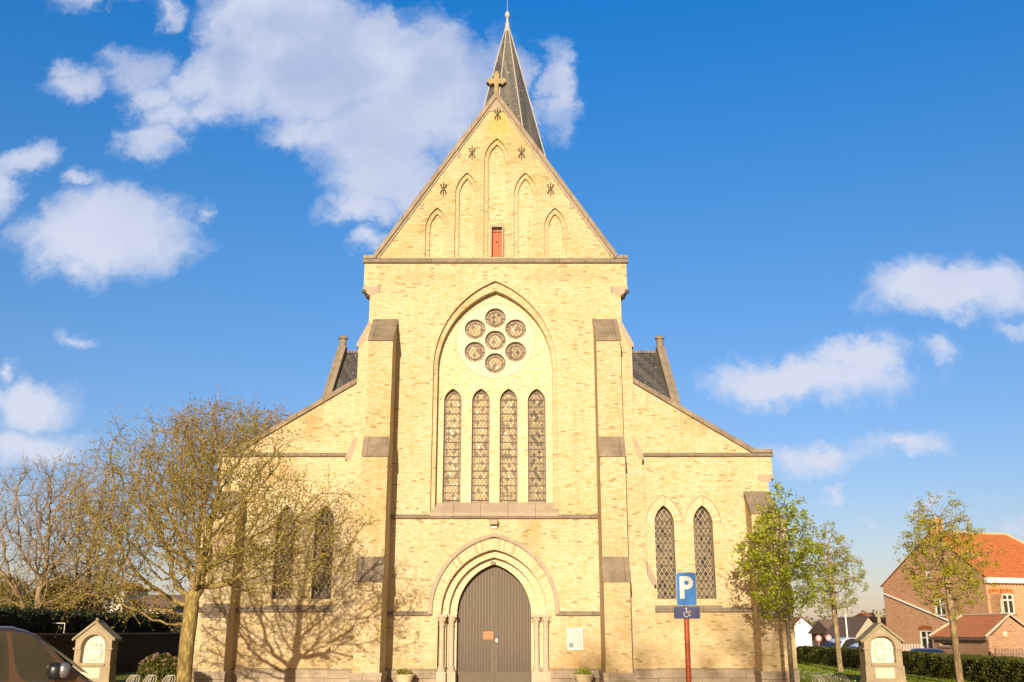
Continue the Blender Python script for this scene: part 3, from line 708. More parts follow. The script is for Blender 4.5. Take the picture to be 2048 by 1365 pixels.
m, t = mat('far_fields'); finish(t, t.ramp(t.noise(objco(t), .02, 5), [(.3, (.07, .09, .03)), (.7, (.13, .14, .06))]), .95); mField = m
xs = [-3000, -200, 18.6, 19.1, 19.6, 20.1, 20.6, 200, 3000]; ys = [-3000, -80, 80, 3000]
gm = M(); gm.add([(x, y, gz(x, y)) for x in xs for y in ys], [(i*4+j, (i+1)*4+j, (i+1)*4+j+1, i*4+j+1) for i in range(len(xs)-1) for j in range(3)])
tag(gm.build('ground', mField, recalc=False), kind='structure')
tag(M().add([(-14, -60, .004), (10.6, -60, .004), (10.6, 1, .004), (-14, 1, .004)], [(0, 1, 2, 3)]).build('pavement', mPave), kind='structure')
tag(M().add([(10.6, -8, .006), (17.0, -8, .006), (17.0, 40, .006), (10.6, 40, .006)], [(0, 1, 2, 3)]).build('lawn', mGrass), kind='structure')
tag(M().add([(-16.2, 1, .006), (-10.0, 1, .006), (-10.0, 40, .006), (-16.2, 40, .006)], [(0, 1, 2, 3)]).build('lawn', mGrass), kind='structure')
tag(M().add([(17.0, -8, .008), (17.3, -8, .008), (17.3, 40, .008), (17.0, 40, .008)], [(0, 1, 2, 3)]).build('path', stone('path_gravel', (.20, .16, .12), (.30, .24, .18), 5)), kind='structure')
tag(M().add([(20.7, -20, -.495), (27, -20, -.495), (27, 60, -.495), (20.7, 60, -.495)], [(0, 1, 2, 3)]).build('road', stone('asphalt', (.05, .048, .045), (.075, .07, .065), 3)), kind='structure')

# ================================================================== FOLIAGE
def leaf_arrays(P, size, rng, flat=0., shape=6, updir=None):
    n = len(P); size = np.asarray(size)*np.ones(n)
    a = rng.normal(size=(n, 3)); a /= np.linalg.norm(a, axis=1)[:, None]
    b = rng.normal(size=(n, 3))
    if flat: a[:, 2] *= (1-flat); b[:, 2] *= (1-flat); a /= np.linalg.norm(a, axis=1)[:, None]
    b -= a*(a*b).sum(1)[:, None]; b /= np.linalg.norm(b, axis=1)[:, None]
    c = np.cross(a, b)
    if shape == 4: prof = [(-.5, 0, 0), (0, .34, .06), (.5, 0, 0), (0, -.34, .06)]
    else: prof = [(-.5, 0, 0), (-.12, .42, .10), (.12, .22, .03), (.5, 0, 0), (.12, -.22, .03), (-.12, -.42, .10)]
    k = len(prof); V = np.zeros((n, k, 3))
    for i, (u, v, w_) in enumerate(prof):
        V[:, i] = P + (a*u+b*v+c*w_)*size[:, None]
    return V.reshape(-1, 3), k
def quick_mesh(name, V, F, mats, mi=None, parent=None, smooth=False):
    """V (n,3), F list of (array (m,k))"""
    me = bpy.data.meshes.new(name)
    loops = np.concatenate([f.ravel() for f in F]); tot = np.concatenate([np.full(len(f), f.shape[1]) for f in F])
    me.vertices.add(len(V)); me.vertices.foreach_set('co', V.ravel().astype(np.float32))
    me.loops.add(len(loops)); me.loops.foreach_set('vertex_index', loops.astype(np.int32))
    me.polygons.add(len(tot)); st = np.concatenate([[0], np.cumsum(tot)[:-1]])
    me.polygons.foreach_set('loop_start', st.astype(np.int32))
    me.update(calc_edges=True)
    for q in (mats if isinstance(mats, (list, tuple)) else [mats]): me.materials.append(q)
    if mi is not None: me.polygons.foreach_set('material_index', np.asarray(mi, dtype=np.int32))
    if smooth: me.shade_smooth()
    me.validate()
    o = bpy.data.objects.new(name, me); C.collection.objects.link(o)
    if parent: o.parent = parent
    return o
def leaves(name, P, size, material, parent, seed=0, shape=6, flat=0.):
    rng = np.random.default_rng(seed)
    V, k = leaf_arrays(np.asarray(P), size, rng, flat, shape); n = len(P)
    return quick_mesh(name, V, [np.arange(n*k).reshape(n, k)], material, parent=parent)

def grow(seed, trunk, attr, step=.2, kill=.35, infl=6., maxit=160, up=.0, jit=.25, maxn=16000, grav=0.):
    rng = np.random.default_rng(seed)
    N = np.zeros((maxn, 3)); par = np.full(maxn, -1); kids = np.zeros(maxn, int)
    n = len(trunk); N[:n] = trunk; par[1:n] = np.arange(n-1); kids[:n-1] = 1
    A = np.array(attr); near = np.full(len(A), 1e9); idx = np.zeros(len(A), int)
    def upd(a, b):
        for s0 in range(a, b, 512):
            s1 = min(b, s0+512)
            d = np.sqrt(((A[:, None, :]-N[None, s0:s1])**2).sum(2)); j = d.argmin(1); dd = d[np.arange(len(A)), j]
            m_ = dd < near; near[m_] = dd[m_]; idx[m_] = j[m_]+s0
    st = max(0, n-4)
    upd(st, n)
    for it in range(maxit):
        act = near < infl
        if not act.any(): break
        D = A[act]-N[idx[act]]; D /= np.linalg.norm(D, axis=1)[:, None]+1e-9
        acc = np.zeros((n, 3)); np.add.at(acc, idx[act], D)
        src = np.unique(idx[act])
        src = src[kids[src] < 4]
        if not len(src): break
        d = acc[src]; d /= np.linalg.norm(d, axis=1)[:, None]+1e-9
        d += rng.normal(size=d.shape)*jit; d[:, 2] += up; d /= np.linalg.norm(d, axis=1)[:, None]
        new = N[src]+d*step
        k = len(new)
        if n+k > maxn: break
        N[n:n+k] = new; par[n:n+k] = src; kids[src] += 1
        upd(n, n+k); n += k
        keep = near > kill
        A, near, idx = A[keep], near[keep], idx[keep]
        if not len(A): break
    return N[:n].copy(), par[:n].copy()
def add_twigs(N, par, rng, n_tw=2, L=.3, up=.25, frac=1., seg=3, tipmax=6):
    n = len(N); tips = np.zeros(n)
    ch_ = np.bincount(par[1:], minlength=n) if n > 1 else np.zeros(n)
    cnt = np.where(ch_ == 0, 1., 0.)
    for i in range(n-1, 0, -1): cnt[par[i]] += cnt[i]
    NN = [tuple(p) for p in N]; PP = list(par); ends = []
    for i in np.nonzero(cnt <= tipmax)[0]:
        if i == 0 or rng.random() > frac: continue
        d0 = N[i]-N[par[i]]; d0 /= np.linalg.norm(d0)+1e-9
        for k in range(n_tw if ch_[i] else n_tw+1):
            d = d0*.7+rng.normal(size=3)*.6; d[2] += up; d /= np.linalg.norm(d)
            p = N[i].copy(); pi = i; ll = L*rng.uniform(.5, 1.3)/seg
            for s_ in range(seg):
                d = d+rng.normal(size=3)*.22; d /= np.linalg.norm(d); p = p+d*ll
                NN.append(tuple(p)); PP.append(pi); pi = len(NN)-1
                ends.append(p.copy())
    return np.array(NN), np.array(PP), np.array(ends)
def skeleton_mesh(name, N, par, R0, r_tip, material, parent, flare=1.25):
    n = len(N); ch_ = [[] for _ in range(n)]
    for i in range(1, n): ch_[par[i]].append(i)
    cnt = np.zeros(n)
    order_ = list(range(n-1, -1, -1))
    # parents always precede children
    for i in order_:
        if not ch_[i]: cnt[i] = 1
        if i: cnt[par[i]] += cnt[i]
    e = math.log(max(2, cnt[0]))/math.log(R0/r_tip)
    rad = r_tip*cnt**(1/e)
    zz = N[:, 2]; 
    V = []; F3 = []; F = {}
    chains = []; stack = [(0, None)]
    while stack:
        i, start = stack.pop(); chain = [] if start is None else [start]; j = i
        while True:
            chain.append(j)
            if not ch_[j]: break
            cs = sorted(ch_[j], key=lambda q: -cnt[q])
            for q in cs[1:]: stack.append((q, j))
            j = cs[0]
        chains.append((chain, start is not None))
    vs = []; fs = []; off = 0
    allV = []; allF = []
    for chain, br in chains:
        P = N[chain]; r = rad[chain].copy()
        if br: r[0] = min(r[0], r[1]*1.3)
        if not br: r[0] *= flare
        k = len(chain)
        if k < 2: continue
        ns = 10 if r.max() > .09 else (6 if r.max() > .03 else (4 if r.max() > .012 else 3))
        T = np.gradient(P, axis=0) if k > 2 else np.repeat((P[1]-P[0])[None], 2, 0)
        T /= np.linalg.norm(T, axis=1)[:, None]+1e-9
        nrm = np.cross(T[0], [0, 0, 1.] if abs(T[0][2]) < .9 else [1., 0, 0]); nrm /= np.linalg.norm(nrm)
        ang = np.arange(ns)*2*math.pi/ns; ca, sa = np.cos(ang), np.sin(ang)
        for q in range(k):
            nrm = nrm-T[q]*nrm.dot(T[q]); nrm /= np.linalg.norm(nrm)+1e-9; bn = np.cross(T[q], nrm)
            allV.append(P[q]+r[q]*(ca[:, None]*nrm+sa[:, None]*bn))
        base = off+np.arange(k-1)[:, None]*ns; j0 = np.arange(ns)[None]; j1 = (j0+1) % ns
        allF.append(np.stack([base+j0, base+j1, base+ns+j1, base+ns+j0], -1).reshape(-1, 4)); off += k*ns
    return quick_mesh(name, np.concatenate(allV), [np.concatenate(allF)], material, parent=parent, smooth=True)
def ellipsoid_pts(rng, n, c, r, pw=.45, zmin=-1e9):
    d = rng.normal(size=(n*2, 3)); d /= np.linalg.norm(d, axis=1)[:, None]
    p = d*(rng.random(n*2)**pw)[:, None]*np.array(r)+np.array(c)
    p = p[p[:, 2] > zmin]
    return p[:n]
def tree_obj(name, base, label, cat='tree', group=None): return empty(name, base, 0, label, cat, group)

mBarkA = barkmat('olive_bark', (.18, .125, .045), (.42, .30, .115))
mBarkB = barkmat('grey_bark', (.13, .10, .07), (.26, .21, .15))
mBarkC = barkmat('brown_bark', (.22, .15, .08), (.44, .32, .18))
mBud = leafmat('yellow_green_buds', [(.18, .155, .025), (.36, .28, .04), (.50, .38, .07)], .4)
mBudR = leafmat('russet_buds', [(.24, .16, .04), (.32, .17, .05), (.36, .12, .06)], .3)
mLeafA = leafmat('fresh_green_leaves', [(.20, .24, .014), (.37, .41, .03), (.56, .56, .07)], .45)
mLeafB = leafmat('pale_green_leaves', [(.26, .28, .05), (.44, .44, .09), (.60, .58, .18)], .5)
mLeafC = leafmat('olive_yellow_leaves', [(.26, .25, .02), (.48, .43, .04), (.66, .58, .09)], .5)
mHedge = leafmat('hedge_leaves', [(.045, .055, .010), (.12, .125, .018), (.27, .24, .035)], .25)
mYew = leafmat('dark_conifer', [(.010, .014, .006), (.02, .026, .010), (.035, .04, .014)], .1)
mShrub = leafmat('yellow_green_shrub', [(.12, .11, .015), (.24, .20, .025), (.38, .30, .04)], .35)
mCore = plain('inner_twigs', (.02, .018, .01), .95, var=.3)

# ---- big budding tree in front of the left aisle
rng = np.random.default_rng(11)
TY = -7.4; bx, _ = U(366, 1365, TY)
tr = tree_obj('budding_tree', (bx, TY, 0), 'wide spreading tree with bare budding branches, its trunk in front of the left aisle')
fx, fz = U(384, 1195, TY)
trunk = np.array([[(fx-bx)*k+.008*math.sin(k*9), .008*math.cos(k*7), fz*k] for k in np.linspace(0, 1, 13)])
A = np.concatenate([ellipsoid_pts(rng, 1050, ((U(372, 1000, TY)[0]-bx), 0, 4.95), (3.2, 2.9, 2.65), .45, 2.6),
                    ellipsoid_pts(rng, 400, ((U(560, 1000, TY)[0]-bx), .1, 4.25), (2.55, 2.3, 1.85), .5, 2.5),
                    ellipsoid_pts(rng, 320, ((U(470, 880, TY)[0]-bx), .3, 6.6), (1.7, 1.6, 1.2), .6),
                    ellipsoid_pts(rng, 170, ((U(250, 1180, TY)[0]-bx), 0, 2.7), (1.7, 1.5, .8), .6, 1.7)])
N, par = grow(5, trunk, A, .19, .26, 7., 200, .03, .22)
N, par, ends = add_twigs(N, par, rng, 3, .50, .12, .95, 3, 7)
skeleton_mesh('trunk', N, par, .19, .0026, mBarkA, tr, 1.15)
sel = np.concatenate([ends, ends[rng.random(len(ends)) < .35]])
leaves('buds', sel+rng.normal(size=sel.shape)*.02, rng.uniform(.035, .075, len(sel)), mBud, tr, 3, 4)

# ---- tall tree behind it with russet tips
TY2 = 9.0; bx, _ = U(425, 1250, TY2); bx = -12.6
tr = tree_obj('budding_tree', (bx, TY2, 0), 'tall tree with russet buds rising behind the spreading tree beside the aisle')
zt = U(430, 800, TY2)[1]
trunk = np.array([[.03*math.sin(k*5), .02, 3.4*k] for k in np.linspace(0, 1, 10)])
A = np.concatenate([ellipsoid_pts(rng, 1500, (.3, 0, zt-4.0), (3.5, 2.8, 4.0), .5, 3), ellipsoid_pts(rng, 300, (2.6, -.8, zt-2.2), (1.5, 1.3, 1.7), .5, 3)])
N, par = grow(8, trunk, A, .28, .36, 9., 200, .05, .22)
N, par, ends = add_twigs(N, par, rng, 3, .7, .3, .95, 3, 7)
skeleton_mesh('trunk', N, par, .22, .007, mBarkC, tr)
sel = ends[rng.random(len(ends)) < .8]
leaves('buds', sel, rng.uniform(.06, .12, len(sel)), mBudR, tr, 3, 4)

# ---- bare trees across the street, behind the viewer: only their soft shadows reach the picture
for i, (X_, Y_, h_, rx, seed, lab) in enumerate(((3.2, -47., 15.6, 3.4, 61, 'tall bare tree across the street shading the right aisle'), (-2.6, -52., 15.0, 3.0, 63, 'bare street tree behind the viewer shading the foot of the door'), (9., -56., 17., 3.4, 65, 'bare street tree farthest to the right behind the viewer'))):
    tr = tree_obj('street_tree', (X_, Y_, 0), lab, 'tree', 'street trees behind the viewer')
    trunk = np.array([[.05*math.sin(k*6+i), .02, 5.*k] for k in np.linspace(0, 1, 8)])
    A = ellipsoid_pts(rng, 470, (0, 0, h_*.68), (rx, rx, h_*.32), .5, 4)
    N, par = grow(seed, trunk, A, .4, .5, 12., 120, .1, .2)
    N, par, ends = add_twigs(N, par, rng, 2, .9, .3, .9, 3, 5)
    skeleton_mesh('trunk', N, par, .26, .012, mBarkC, tr)
    leaves('buds', ends[::2], rng.uniform(.06, .12, len(ends[::2])), mBudR, tr, 5, 4)

# ---- bare trees beyond the left wall
for i, (px, topy, Y, rx, seed, lab) in enumerate(((70, 905, 12., 3.3, 21, 'bare tree with upswept twigs beyond the dark hedge, at the left edge of the picture'),
                                             (178, 925, 16., 2.7, 23, 'slender bare tree between the left edge tree and the spreading tree'))):
    bx = U(px, 1240, Y)[0]; zt = U(px, topy, Y)[1]
    tr = tree_obj('bare_tree', (bx, Y, 0), lab, 'tree', 'bare trees beyond the left wall')
    trunk = np.array([[.05*math.sin(k*6+i), .02, 2.6*k] for k in np.linspace(0, 1, 8)])
    A = ellipsoid_pts(rng, 1000, (0, 0, zt*.58), (rx, rx*.85, zt*.42), .5, 2.4)
    N, par = grow(seed, trunk, A, .30, .40, 9., 160, .12, .18)
    N, par, ends = add_twigs(N, par, rng, 3, .8, .6, .95, 3, 6)
    skeleton_mesh('trunk', N, par, .17, .007, mBarkC, tr)
    sel = ends[rng.random(len(ends)) < .3]
    leaves('buds', sel, rng.uniform(.05, .08, len(sel)), mBudR, tr, 5, 4)

# ---- young trees on the right, in leaf
def young_tree(px0, py0, Y, zc, rx, rz, lean, lmat, label, seed, nl, lsize, R0=.1, bark=mBarkB, dense=1.0, egg=.0, spread=.16, fork=None):
    rng = np.random.default_rng(seed)
    bx = U(px0, py0, Y)[0]; tr = tree_obj('young_tree', (bx, Y, 0), label, 'tree', 'young trees right of the church')
    z0 = fork; top = zc+rz*.5
    ks = np.linspace(0, 1, 14)
    trunk = np.array([[lean*k*top*.03, 0.01*math.sin(9*k), top*k] for k in ks])
    P = ellipsoid_pts(rng, 700, (lean*zc*.03, 0, zc), (rx, rx*.95, rz), .45)
    f = 1-egg*np.clip((P[:, 2]-zc)/rz, -.2, 1)
    P[:, 0] = lean*zc*.03+(P[:, 0]-lean*zc*.03)*f; P[:, 1] *= f
    P = P[P[:, 2] > z0]
    # let limbs start along the whole leader
    rngN = np.random.default_rng(seed)
    N0 = trunk; n0 = len(N0)
    N, par = grow(seed, trunk, P, .15, .2, 3., 90, .05, .2)
    # re-grow with every trunk node in the crown as a source
    def grow_all():
        maxn = 9000; Nn = np.zeros((maxn, 3)); pp = np.full(maxn, -1); n = n0; Nn[:n] = N0; pp[1:n] = np.arange(n-1)
        A = P.copy()
        for it in range(60):
            S = Nn[:n]; ok = S[:, 2] > z0-.15
            ids = np.nonzero(ok)[0]
            d = np.sqrt(((A[:, None]-S[ids][None])**2).sum(2)); j = d.argmin(1); dd = d[np.arange(len(A)), j]; nn = ids[j]
            keep = dd > .2; A = A[keep]; nn = nn[keep]
            if not len(A): break
            D = A-Nn[nn]; D /= np.linalg.norm(D, axis=1)[:, None]
            acc = np.zeros((n, 3)); np.add.at(acc, nn, D); src = np.unique(nn)
            v = acc[src]; v /= np.linalg.norm(v, axis=1)[:, None]+1e-9; v += rngN.normal(size=v.shape)*.2; v[:, 2] += .12
            v /= np.linalg.norm(v, axis=1)[:, None]; k = len(src)
            if n+k > maxn: break
            Nn[n:n+k] = Nn[src]+v*.15; pp[n:n+k] = src; n += k
        return Nn[:n].copy(), pp[:n].copy()
    N, par = grow_all()
    N, par, ends = add_twigs(N, par, rng, 1, .26, .25, .8, 2, 4)
    skeleton_mesh('trunk', N, par, R0, .005, bark, tr, 1.15)
    cs = ends[rng.integers(0, len(ends), int(nl/7))]
    L = np.repeat(cs, 7, 0)+rng.normal(size=(len(cs)*7, 3))*spread*.42
    leaves('crown', L, rng.uniform(.7, 1.25, len(L))*lsize, lmat, tr, seed, 6, .35)
    return tr
young_tree(1580, 1300, -2.5, 4.15, 1.30, 2.15, -.2, mLeafA, 'young maple in dense green leaf close by the right corner of the church', 31, 6600, .09, .07, egg=.55, fork=2.15)
young_tree(1681, 1338, 12.5, 4.45, 1.6, 2.2, -.6, mLeafB, 'young tree with sparse pale leaves between the church and the right-hand shrine', 33, 5600, .085, .115, mBarkC, egg=.45, fork=2.6)
young_tree(1921, 1365, 1.0, 4.3, 1.55, 2.1, -.3, mLeafC, 'young round tree with olive yellow leaves in front of the big brick house', 35, 7600, .075, .115, mBarkC, egg=.15, fork=2.2)

# ---- clipped hedge on the right
def hedge(name, x0, x1, y0, y1, z0, z1, n, size, material, label, seed, cat='hedge', ext=.06, lump=.06, group=None):
    o = empty(name, ((x0+x1)/2, (y0+y1)/2, z0), 0, label, cat, group); rng = np.random.default_rng(seed)
    cx_, cy_ = (x0+x1)/2, (y0+y1)/2
    A1, A2, A3 = (y1-y0)*(z1-z0), (x1-x0)*(y1-y0), (x1-x0)*(z1-z0)
    f = rng.choice(5, n, p=np.array([A1, A1, A2*1.2, A3, A3])/(2*A1+A2*1.2+2*A3))
    u = rng.random((n, 3)); P = np.stack([x0+(x1-x0)*u[:, 0], y0+(y1-y0)*u[:, 1], z0+(z1-z0)*u[:, 2]], 1)
    P[f == 0, 0] = x0; P[f == 1, 0] = x1; P[f == 2, 2] = z1; P[f == 3, 1] = y0; P[f == 4, 1] = y1
    k = lump*(np.sin(P[:, 1]*2.1+P[:, 2]*3)+np.sin(P[:, 0]*3.7+P[:, 1]*5.3+P[:, 2]*7.1))+rng.normal(size=n)*ext
    P[f == 0, 0] -= k[f == 0]; P[f == 1, 0] += k[f == 1]; P[f == 2, 2] += k[f == 2]*.5; P[f == 3, 1] -= k[f == 3]; P[f == 4, 1] += k[f == 4]
    P -= np.array([cx_, cy_, z0])
    leaves('foliage', P, rng.uniform(.7, 1.3, n)*size, material, o, seed, 4)
    M().box(x0-cx_+.1, x1-cx_-.1, y0-cy_+.1, y1-cy_-.1, 0, z1-z0-.08).build('inner_twigs', mCore, o)
    return o
hedge('clipped_hedge', 17.4, 18.4, -6, 28, 0, .82, 46000, .075, mHedge, 'low clipped green hedge along the lawn on the right', 41)
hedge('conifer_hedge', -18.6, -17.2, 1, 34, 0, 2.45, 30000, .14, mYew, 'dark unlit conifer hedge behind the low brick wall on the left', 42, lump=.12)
def shrub(name, px, py0, py1, Y, rx, n, size, material, label, seed, cat='shrub', group=None, drop=0):
    x, zt = U(px, py0, Y); o = empty(name, (x, Y, 0), 0, label, cat, group); rng = np.random.default_rng(seed)
    rz = zt/2*1.0; P = []
    for k in range(9):
        c = np.array([rng.normal()*rx*.42, rng.normal()*rx*.35, zt*rng.uniform(.35, .78)]); r = rx*rng.uniform(.4, .62)
        P.append(ellipsoid_pts(rng, n//9, c, (r, r, min(r, zt*.4)), .35))
    P = np.concatenate(P); P = P[P[:, 2] > .05]
    leaves('foliage', P, rng.uniform(.7, 1.4, len(P))*size, material, o, seed, 4)
    sk = M()
    for k in range(14):
        q = P[rng.integers(len(P))]; sk.tube([(0, 0, 0), tuple(q*np.array([.35, .35, .5])), tuple(q)], [.035, .022, .008], 4)
    sk.build('stems', mBarkC, o)
    return o
shrub('garden_shrub', 40, 1150, 0, 14, 2.3, 13000, .12, mShrub, 'broad yellow-green shrub at the left edge above the dark hedge', 51, group='shrubs beyond the left hedge')
shrub('garden_shrub', 150, 1128, 0, 17, 2.0, 12000, .12, mShrub, 'upright sunlit shrub left of the shrine, above the dark hedge', 52, group='shrubs beyond the left hedge')
shrub('garden_shrub', 285, 1195, 0, 20, 2.2, 9000, .12, leafmat('brown_twig_shrub', [(.12, .085, .04), (.2, .14, .07), (.2, .17, .06)], .2), 'brownish twiggy shrub behind the shrine roof', 53, group='shrubs beyond the left hedge')
# hydrangea
hx, hzt = U(322, 1303, -3.2)
hy = empty('hydrangea', (hx, -3.2, 0), 0, 'hydrangea bush with faded pink flower heads left of the spreading tree trunk', 'shrub')
rng = np.random.default_rng(61)
P = ellipsoid_pts(rng, 4200, (0, 0, .62), (.62, .5, .52), .3, .05)
leaves('foliage', P, rng.uniform(.05, .10, len(P)), leafmat('hydrangea_leaves', [(.05, .06, .012), (.10, .10, .02), (.18, .15, .03)], .3), hy, 6, 6)
fl = []
for k in range(34):
    a = rng.uniform(0, 2*math.pi); e = rng.uniform(.0, 1.3)
    c = np.array([.62*math.cos(a)*math.cos(e), .5*math.sin(a)*math.cos(e), .64+.52*math.sin(e)])
    fl.append(c+ellipsoid_pts(rng, 60, (0, 0, 0), (.05, .05, .04), .2))
leaves('flower_heads', np.concatenate(fl), .03, leafmat('faded_petals', [(.22, .12, .09), (.36, .22, .16), (.40, .28, .18)], .2), hy, 7, 4)
# daisies and grass blades on the lawn (stuff)
rng = np.random.default_rng(71); n = 16000
gx = np.stack([rng.uniform(10.7, 17, n), 3+27*rng.random(n)**1.3, np.full(n, .03)], 1)
gr_ = leaves('grass_blades', gx, rng.uniform(.05, .10, n), leafmat('grass_blades', [(.13, .17, .015), (.22, .26, .025), (.32, .34, .05)], .4), None, 8, 4)
tag(gr_, 'short green lawn grass between the church and the hedge', 'grass', kind='stuff')
n = 900; dx_ = np.stack([rng.uniform(10.8, 14.5, n), rng.uniform(3.5, 12, n), np.full(n, .07)], 1)
tag(leaves('daisies', dx_, .045, plain('daisy_white', (.8, .78, .7), .6), None, 9, 6, .9), 'tiny white daisies scattered in the lawn', 'flowers', kind='stuff')

# ================================================================== PLANTERS
for i, (px, lab) in enumerate(((808, 'stone planter of yellow-green flowers left of the door'), (1168, 'stone planter with white flowers under the notice board'))):
    Y = -.75; x, zt = U(px, 1354, Y); zt = .46
    o = empty('planter', (x, Y, 0), 0, lab, 'planter', 'planters by the church door')
    M().lathe([(.16, 0), (.2, .02), (.23, .2), (.31, zt-.05), (.34, zt-.04), (.34, zt), (.30, zt), (.28, zt-.06), (0, zt-.06)], (0, 0, 0), 24).build('bowl', stone('planter_stone%d' % i, (.50, .40, .25), (.62, .50, .32), 5), o, smooth=True)
    r_ = np.random.default_rng(80+i); P = ellipsoid_pts(r_, 900, (0, 0, zt+.02), (.30, .28, .16+.04*i), .4, zt-.05)
    leaves('plants', P, r_.uniform(.03, .06, len(P)), mShrub if i == 0 else mLeafA, o, 81+i, 4)
    P = ellipsoid_pts(r_, 110, (0, 0, zt+.03), (.31, .29, .15), .1, zt)
    leaves('blossoms', P, .028, plain('blossom%d' % i, (.8, .75, .4) if i == 0 else (.8, .78, .72), .6), o, 83+i, 6)

# ================================================================== SHRINES
def shrine(px, Y, label, numeral, cross, roofz, hwid, depth=.57):
    x = U(px, 1300, Y)[0]
    o = empty('shrine', (x, Y, 0), 0, label, 'shrine', 'stations of the cross in stone shrines')
    w_ = hwid; ze = roofz-.62
    body = [(-w_, 0), (w_, 0), (w_, ze), (0, roofz-.10), (-w_, ze)]
    nich = arch(0.0, .72, w_*.66, 1.22, ze+.16, 12)
    M().plate(body, [nich], 0, .26).build('body_front', mShrine, o)
    M().plate(body, [], .26, depth).build('body_back', mShrine, o)
    # projecting roof gable
    for sx in (-1, 1):
        P = [(sx*(w_+.10), ze-.06), (0, roofz-.08), (0, roofz+.02), (sx*(w_+.12), ze+.02)]
        M().prism(P, -.07, depth+.03).build('roof_slope', mShrineR, o, bevel=.01)
    im = M()
    for sx in (-1, 1):
        a_, b_ = sorted((sx*(w_*.66), sx*(w_+.05))); im.box(a_, b_, -.05, .0, 1.16, 1.22)
        a_, b_ = sorted((sx*w_*.94, sx*(w_+.03))); im.box(a_, b_, -.03, depth, .0, .62)
    im.box(-w_*.72, w_*.72, -.05, .0, .62, .70); im.box(-w_-.06, w_+.06, -.07, depth+.06, 0, .14)
    im.plate(arch(0, 1.22, w_*.74, 1.23, ze+.24, 12), [arch(0, 1.221, w_*.665, 1.23, ze+.165, 12)], -.035, .0)
    im.build('mouldings', mShrine, o)
    # relief: carved white panel with figures
    k = 34; vs = []; fs = []
    r_ = random.Random(px)
    figs = [(r_.uniform(-.6, .6), r_.uniform(.1, .5)) for _ in range(4)]
    for i in range(k+1):
        for j in range(k+1):
            u = -1+2*i/k; v = j/k; xx = u*w_*.66; zz = .72+v*(ze+.16-.72)
            d = 0
            for (fx_, h_) in figs:
                bz = .72+h_*.2; hd = math.hypot((xx-fx_*w_*.5)/.055, (zz-(1.25+h_*.28))/.07)
                bd = math.hypot((xx-fx_*w_*.5)/.11, (zz-(1.0+h_*.12))/.26)
                d = max(d, .13*math.sqrt(max(0, 1-hd*hd)), .11*math.sqrt(max(0, 1-bd*bd)))
            d += .016*math.sin(xx*60+zz*9)*math.sin(zz*31+xx*14)
            vs.append((xx, .20-d, zz)); 
    for i in range(k):
        for j in range(k):
            a = i*(k+1)+j; fs.append((a, a+k+1, a+k+2, a+1))
    M().add(vs, fs).build('relief', mMarble, o, smooth='all')
    im = M(); im.box(-w_*.52, w_*.50, -.012, .002, .22, .56); im.build('inscription_plate', mIvory, o)
    text_mesh('numeral', numeral, .15, lambda a, b, c_: (a, -.012+b, c_+ze+.30), mIvory, o)
    if cross:
        P = [(-.06, roofz-.05), (-.05, roofz+.2), (-.13, roofz+.2), (-.14, roofz+.29), (-.05, roofz+.29), (-.045, roofz+.40), (0, roofz+.42)]
        P = P+[(-a, b) for a, b in reversed(P[:-1])]
        M().prism(P, .08, .20).build('cross', mShrineR, o, bevel=.01)
    else:
        M().lathe([(.07, -.06), (.06, .0), (.045, .02), (.06, .05), (.045, .09), (0, .1)], (0, .1, roofz), 8).build('finial', mShrineR, o)
    return o
shrine(186, 2.0, 'stone shrine with a white relief and numeral I against the dark wall on the left', 'I', False, U(187, 1242, 2.)[1], .63)
shrine(1766, 2.0, 'stone shrine topped by a small cross on the lawn on the right', 'XIV', True, U(1757, 1246, 2.)[1], .64)

# ================================================================== LEFT WALL
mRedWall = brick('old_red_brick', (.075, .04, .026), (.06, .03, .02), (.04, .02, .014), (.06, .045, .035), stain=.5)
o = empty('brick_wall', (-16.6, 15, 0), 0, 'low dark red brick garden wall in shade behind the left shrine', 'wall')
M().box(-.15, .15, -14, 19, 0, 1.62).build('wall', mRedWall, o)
M().box(-.19, .19, -14, 19, 1.62, 1.69).build('coping', stone('wall_coping', (.16, .13, .11), (.24, .2, .16), 3), o)
x, z = U(118, 1247, 6.); o = empty('white_rail', (x, 6., 1.69), 0, 'thin white metal frame standing on the brick wall on the left', 'rail')
xa = U(104, 1247, 6)[0]-x; xb = U(130, 1247, 6)[0]-x; zz = z-1.69
M().tube([(xa, 0, zz), (xb, 0, zz), (xb, 0, -.05)], .02, 6).build('frame', mWhite, o)

# ================================================================== PARKING SIGN
SY_ = -DIST+18.9
px_, _ = U(1372, 1180, SY_)
o = empty('parking_sign', (px_, SY_, 0), 0, 'blue P parking sign over a wheelchair plate on a red post', 'sign')
m_ = M(); m_.tube([(U(1377, 1365, SY_)[0]-px_, .04, 0), (0, .04, 2.75)], .048, 14); m_.build('post', plain('rust_red_post', (.56, .10, .03), .45, var=.35, scale=8), o, smooth=True)
def rrect(x0, x1, z0, z1, r, n=5):
    P = []
    for cx_, cz_, a0 in ((x1-r, z1-r, 0), (x0+r, z1-r, 90), (x0+r, z0+r, 180), (x1-r, z0+r, 270)):
        P += [(cx_+r*math.cos(R(a0+90*i/n)), cz_+r*math.sin(R(a0+90*i/n))) for i in range(n+1)]
    return P
x0, z1 = U(1350, 1145, SY_); x1, z0 = U(1394, 1212, SY_); x0 -= px_; x1 -= px_
mBlue = plain('sign_blue', (.008, .20, .66), .3, var=.28, scale=2); mEdge = plain('sign_edge', (.30, .42, .50), .4)
mNavy = plain('dark_blue_plate', (.035, .055, .20), .4, var=.2); mSignW = plain('sign_white', (.80, .76, .72), .4, var=.03)
tl = .03
def tilt(u, d, z): return (u+.02*(z-z0), d, z)
